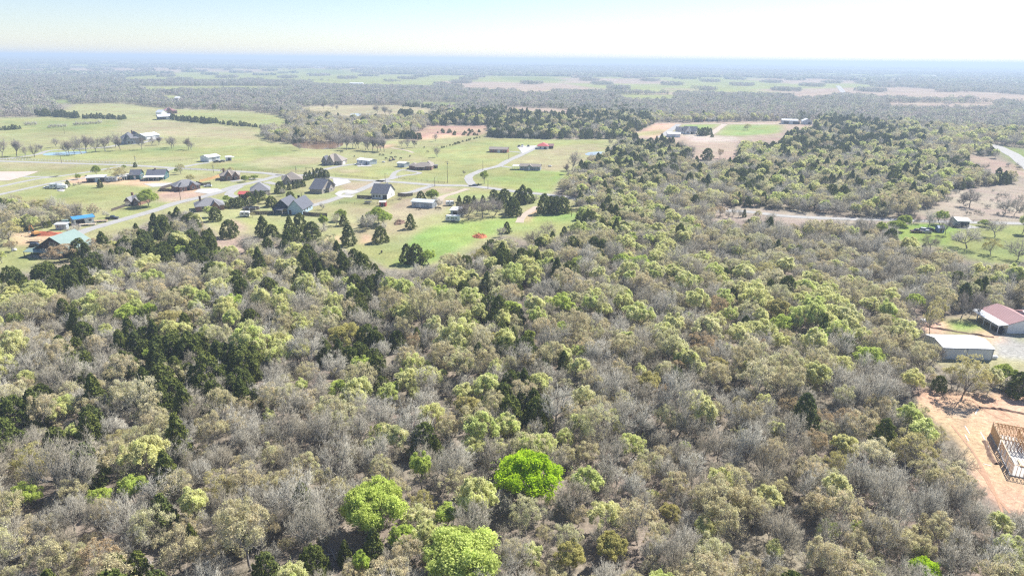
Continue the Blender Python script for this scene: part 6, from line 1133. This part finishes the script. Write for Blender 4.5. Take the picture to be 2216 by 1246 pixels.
# ------------------------------------------------------------------ filling the woods
WOODED = [[(-60, 456), (40, 448), (90, 452), (130, 472), (190, 464), (226, 471), (222, 478), (170, 483), (120, 490), (90, 500), (-60, 505)]]
#          bare bud leaf cedar
MIX = [((.45, .29, .235, .025), None)]
ZONES = [((.16, .11, .05, .68), [(200, 475), (440, 452), (500, 505), (470, 585), (350, 595), (240, 590), (190, 540)]), ((.10, .06, .04, .80), [(-200, 590), (60, 590), (160, 570), (225, 590), (215, 645), (60, 665), (-200, 640)]),
 ((.18, .13, .07, .62), [(560, 520), (700, 530), (800, 575), (960, 600), (1060, 545), (1120, 560), (1180, 600), (1100, 625), (950, 650), (760, 640), (640, 600)]), ((.28, .18, .14, .40), [(640, 630), (860, 645), (960, 770), (880, 810), (740, 720)]),
 ((.13, .04, .02, .81), [(130, 790), (350, 745), (560, 810), (545, 900), (400, 925), (280, 880), (150, 835)]), ((.14, .08, .05, .73), [(690, 745), (830, 760), (830, 860), (720, 830)]), ((.22, .12, .08, .58), [(1060, 850), (1180, 870), (1190, 960), (1100, 960), (1060, 900)]),
 ((.24, .13, .07, .56), [(140, 700), (330, 700), (330, 745), (200, 790), (130, 780)]),
 ((.18, .16, .12, .54), [(1720, 250), (1850, 255), (1990, 290), (1990, 345), (1850, 350), (1700, 345), (1640, 335)]), ((.16, .16, .08, .60), [(930, 236), (1400, 236), (1410, 275), (1360, 300), (1050, 300), (930, 270)]), ((.24, .2, .16, .40), [(1350, 300), (1500, 305), (1500, 345), (1420, 420), (1300, 430), (1250, 390)]),
 ((.24, .26, .36, .14), [(1300, 430), (1440, 440), (1480, 560), (1440, 640), (1300, 640), (1270, 520)]), ((.28, .26, .34, .12), [(820, 600), (1270, 600), (1270, 780), (1040, 800), (860, 730)]), ((.42, .20, .30, .08), [(380, 600), (760, 640), (740, 740), (560, 780), (380, 760)]),
 ((.34, .27, .37, .02), [(1500, 560), (1840, 560), (1840, 780), (1500, 780)]), ((.60, .26, .12, .02), [(1440, 450), (2050, 470), (2300, 560), (2300, 700), (1950, 690), (1850, 600), (1500, 580)]), ((.60, .28, .05, .07), [(-300, 900), (700, 950), (760, 1500), (-400, 1500)]),
 ((.56, .36, .06, .02), [(1300, 960), (2100, 980), (2200, 1500), (1250, 1500)]), ((.43, .40, .15, .02), [(1380, 770), (1980, 770), (1980, 980), (1380, 980)]), ((.50, .36, .12, .02), [(-60, 440), (240, 440), (240, 510), (-60, 510)]), ((.45, .40, .12, .03), [(560, 240), (900, 240), (900, 315), (560, 315)]),
 ((.30, .26, .24, .20), [(1500, 340), (2216, 340), (2216, 430), (1500, 450)])]
def mix_at(px, py, r):
    P = np.tile(np.array(MIX[0][0]), (len(px), 1)); jx, jy = px + r.normal(0, 8, len(px)), py + r.normal(0, 5, len(px))
    for p, poly in ZONES: P[inside(jx, jy, poly)] = p
    return P
KS = ['bare', 'bud', 'leaf', 'cedar']
SPOT = ([], [], [], [])
def candidates(cell, d0, d1, r, jit=.46, keep=1.0, tops=(3.0, 6.0)):
    x = np.arange(-d1 * .86, d1 * .86, cell); y = np.arange(40, d1 * 1.02, cell * .95)
    X, Y = np.meshgrid(x, y); X = X + (np.arange(len(y)) % 2)[:, None] * cell * .5
    X = (X + r.uniform(-jit, jit, X.shape) * cell).ravel(); Y = (Y + r.uniform(-jit, jit, Y.shape) * cell).ravel()
    d = np.hypot(X, Y); m = (d >= d0) & (d < d1)
    px, py = project(X, Y); m &= (px > -150) & (px < 2366) & (py < 1420) & (r.uniform(0, 1, X.shape) < keep)
    X, Y, px, py, d = X[m], Y[m], px[m], py[m], d[m]
    w = np.zeros(len(X), bool)
    for p in WOODED: w |= inside(px, py, p)
    k = ~open_mask(px + r.normal(0, 1.5, len(px)), py + r.normal(0, .8, len(py)))
    for z in tops:                                                    # nor may a crown stand before an opening that the photograph shows
        ax, ay = project(X, Y, z * r.uniform(.75, 1.1, len(X))); k &= ~open_mask(ax, ay, False)
    k |= w; k &= far_field(X, Y) == 0
    return X[k], Y[k], px[k], py[k], d[k]
def plant():
    r = np.random.default_rng(11)
    X, Y, px, py, d = candidates(4.35, 60, 620, r)
    T = np.array(TAKEN); free = np.ones(len(X), bool)
    for tx, ty, tr in T: free &= (X - tx) ** 2 + (Y - ty) ** 2 > (tr + 1.3) ** 2
    dens = .5 + .5 * np.sin(X / 17 + 1) * np.cos(Y / 23) ; free &= r.uniform(0, 1, len(X)) < .80 + .2 * dens
    X, Y, px, py, d = [a[free] for a in (X, Y, px, py, d)]
    X2, Y2, px2, py2, d2 = candidates(6.6, 620, 1000, r)
    X, Y, px, py, d = [np.concatenate(p) for p in zip((X, Y, px, py, d), (X2, Y2, px2, py2, d2))]
    # kinds in drifts: a smooth random field biases the draw
    P = mix_at(px, py, r); q = r.uniform(0, 1, len(X))
    drift = .18 * np.sin(X / 13 + 2 * np.sin(Y / 21)) * np.cos(Y / 15 + 1); q = np.clip(q + drift, 0, .9999)
    k = (np.cumsum(P, 1) < q[:, None]).sum(1).clip(0, 3)
    sc_ = r.normal(.68, .16, len(X)).clip(.32, 1.2); sc_ = np.where(k == 3, r.normal(.92, .2, len(X)).clip(.4, 1.3), sc_); sc_ *= np.where(d > 620, 1.18, 1.0)
    vis = (px > -30) & (px < 2246) & (py < 1290)
    have = {kk: sum(1 for t in TREES if t[0] == kk) + 30 for kk in KS}
    for ki, kk in enumerate(KS):
        sel = np.where(k == ki)[0]; order = sel[np.argsort(d[sel] + np.where(vis[sel], 0, 1e6))]
        n = max(0, 300 - have[kk]); own, rest = order[:n], order[n:]
        nv = len(VAR[kk])
        for i in own:
            if not vis[i]: rest = np.append(rest, i); continue
            v = int(r.integers(nv)); e = put_tree(kk, v, X[i], Y[i], float(sc_[i]), float(r.uniform(0, 6.28)), None, KN[kk], 'tree', GRP[kk], None, float(r.uniform(1.0, 1.4)))
            TREES.append((kk, e, float(px[i]), float(py[i])))
        ts = []
        for v in VAR[kk]:
            g = Geo(); g.join(v['t']); g.join(v['c'], 1); ts.append(g)
        mats = [VAR[kk][0]['tm'][0]] + VAR[kk][0]['cm']
        co = np.stack([X[rest], Y[rest], np.full(len(rest), -.05)], 1)
        scatter({'bare': 'bare_oak_woodland', 'bud': 'budding_oak_woodland', 'leaf': 'leafing_oak_woodland', 'cedar': 'cedar_woodland'}[kk], ts, mats,
                dict(co=co, rot=r.uniform(0, 6.28, len(rest)), scl=sc_[rest] * 1.06, pick=r.integers(0, nv, len(rest))), {'bare': 'bare grey woods running back to the fields', 'bud': 'budding tan woods running back to the fields', 'leaf': 'pale leafing woods running back to the fields', 'cedar': 'dark cedar woods running back to the fields'}[kk])
    # brushwood and saplings on the forest floor
    X, Y, px, py, d = candidates(3.0, 60, 360, r, .5, .8, (1.5, 3.0))
    ts = []
    for kk, n in (('brush', 3), ('bare', 4), ('bud', 2)):
        for v in VAR[kk][:n]:
            g = Geo(); g.join(v['t']); g.join(v['c'], 1 if kk != 'bud' else 1); ts.append(g)
    lg = Geo()                                                        # fallen trunks and broken limbs
    for q in range(3): a0 = np.array([q * 6. - 6, r.uniform(-3, 3), .45]); dv = unit(np.array([r.normal(), r.normal(), .05])) * r.uniform(5, 9); tube(lg, [a0, a0 + dv * .5, a0 + dv], [.42, .36, .2], 5, 0, .9); tube(lg, [a0 + dv * .6, a0 + dv * .8 + np.array([1.5, 1, 1.2])], [.2, .06], 4, 0, .9)
    ts.append(lg)
    pk = r.choice(10, len(X), p=[.1] * 9 + [.1]); s_ = np.where(r.uniform(0, 1, len(X)) < .5, r.uniform(.28, .5, len(X)), r.uniform(.2, .36, len(X)))
    scatter('undergrowth', ts, [M['bark'], M['twig'], M['bud']], dict(co=np.stack([X, Y, X * 0 - .05], 1), rot=r.uniform(0, 6.28, len(X)), scl=s_, pick=pk), 'bare brushwood and saplings on the woodland floor')
    # mid distance
    X, Y, px, py, d = candidates(10.0, 1000, 3000, r, tops=(5.0, 9.0)); P = mix_at(px, py, r); ced = r.uniform(0, 1, len(X)) < np.where(py > 234, P[:, 3], .09)
    tr = [lod_geo(np.random.default_rng(40 + i), 90, 1.5, 10.5, 11.5, .12) for i in range(5)]; tc = [lod_geo(np.random.default_rng(60 + i), 80, 1.3, 9.5, 7.5, .05, True) for i in range(3)]
    for nm, ts, mt, s, lab in (('distant_woodland', tr, M['ridge_mix'], ~ced, 'distant mixed woods beyond the pastures'), ('distant_cedar_woodland', tc, M['cedar'], ced, 'distant dark cedars beyond the pastures')):
        z = terrain(X[s], Y[s]) - .2; n = int(s.sum())
        scatter(nm, ts, [mt], dict(co=np.stack([X[s], Y[s], z], 1), rot=r.uniform(0, 6.28, n), scl=r.uniform(.65, 1.2, n), pick=r.integers(0, len(ts), n)), lab)
    # far: whole clumps of crowns
    def clump(i):
        rr = np.random.default_rng(80 + i); g = Geo()
        for j in range(16):
            b = lod_geo(rr, 16, 4.2, 9.5, 11, .1); off = np.array([rr.uniform(-26, 26), rr.uniform(-26, 26), 0]); b.v = [v * rr.uniform(.7, 1.2) + off for v in b.v]; t_ = rr.uniform(0, 1); b.t = [np.clip(t * .25 + t_ * .75, 0, 1) for t in b.t]; g.join(b)
        return g
    X, Y, px, py, d = candidates(46.0, 3000, 13000, r, tops=(5.,)); n = len(X); cl = [clump(i) for i in range(5)]
    M['far_mix'] = foliage('far_mix', [(.42, .38, .37), (.54, .50, .42), (.20, .24, .19), (.52, .55, .36), (.38, .35, .35), (.46, .50, .33)], .35, tone=.45)
    scatter('far_woodland', cl, [M['far_mix']], dict(co=np.stack([X, Y, terrain(X, Y) - .5], 1), rot=r.uniform(0, 6.28, n), scl=r.uniform(.8, 1.25, n), pick=r.integers(0, 5, n)), 'far woods fading into the haze')
plant()

# ------------------------------------------------------------------ labels of the trees: kind, rank, side and landmark
def name_trees():
    LAND.extend([(2170, 330, 'the bend of the far country road'), (1960, 350, 'the far right cedar slope'), (1300, 332, 'the small pale pond'), (1180, 285, 'the dark cedar block beyond the pasture'), (122, 250, 'the cedar hedge by the tan hay field'), (225, 257, 'the hedge below the sandy track'), (470, 268, 'the long hedge below the green strip'), (1620, 460, 'the woodland road'), (2100, 440, 'the cut brushy clearing'), (690, 315, 'the brown pond'), (140, 332, 'the pale blue pond')])
    L = np.array([(a, b) for a, b, _ in LAND]); got = {}
    for kind, e, bx, by in TREES:
        d = np.hypot(L[:, 0] - bx, (L[:, 1] - by) * 1.6); i = int(d.argmin()); dx, dy = bx - L[i, 0], (by - L[i, 1]) * 1.6
        side = ('right of' if dx > 0 else 'left of') if abs(dx) > abs(dy) else ('in front of' if dy > 0 else 'behind')
        got.setdefault((kind, i, side), []).append((d[i], e))
    one = 'first second third fourth fifth sixth seventh eighth ninth tenth eleventh twelfth thirteenth fourteenth fifteenth sixteenth seventeenth eighteenth nineteenth'.split()
    def nth(n):
        if n == 1: return 'nearest'
        if n < 20: return one[n - 1] + ' nearest'
        t, u = divmod(n, 10); w = {2: 'twent', 3: 'thirt', 4: 'fort', 5: 'fift', 6: 'sixt', 7: 'sevent', 8: 'eight', 9: 'ninet'}[min(t, 9)]
        return (w + 'ieth' if u == 0 else w + 'y-' + one[u - 1]) + ' nearest'
    for (kind, i, side), lst in got.items():
        lst.sort(key=lambda q: q[0])
        for n, (_, e) in enumerate(lst):
            lab = f"{nth(n + 1)} {NOUN[kind]} {side} {LAND[i][2]}"
            if len(lab.replace('-', ' ').split()) > 16: lab = f"{nth(n + 1)} {NOUN[kind].split(' ', 1)[1]} {side} {LAND[i][2]}"
            e['label'] = lab
name_trees()
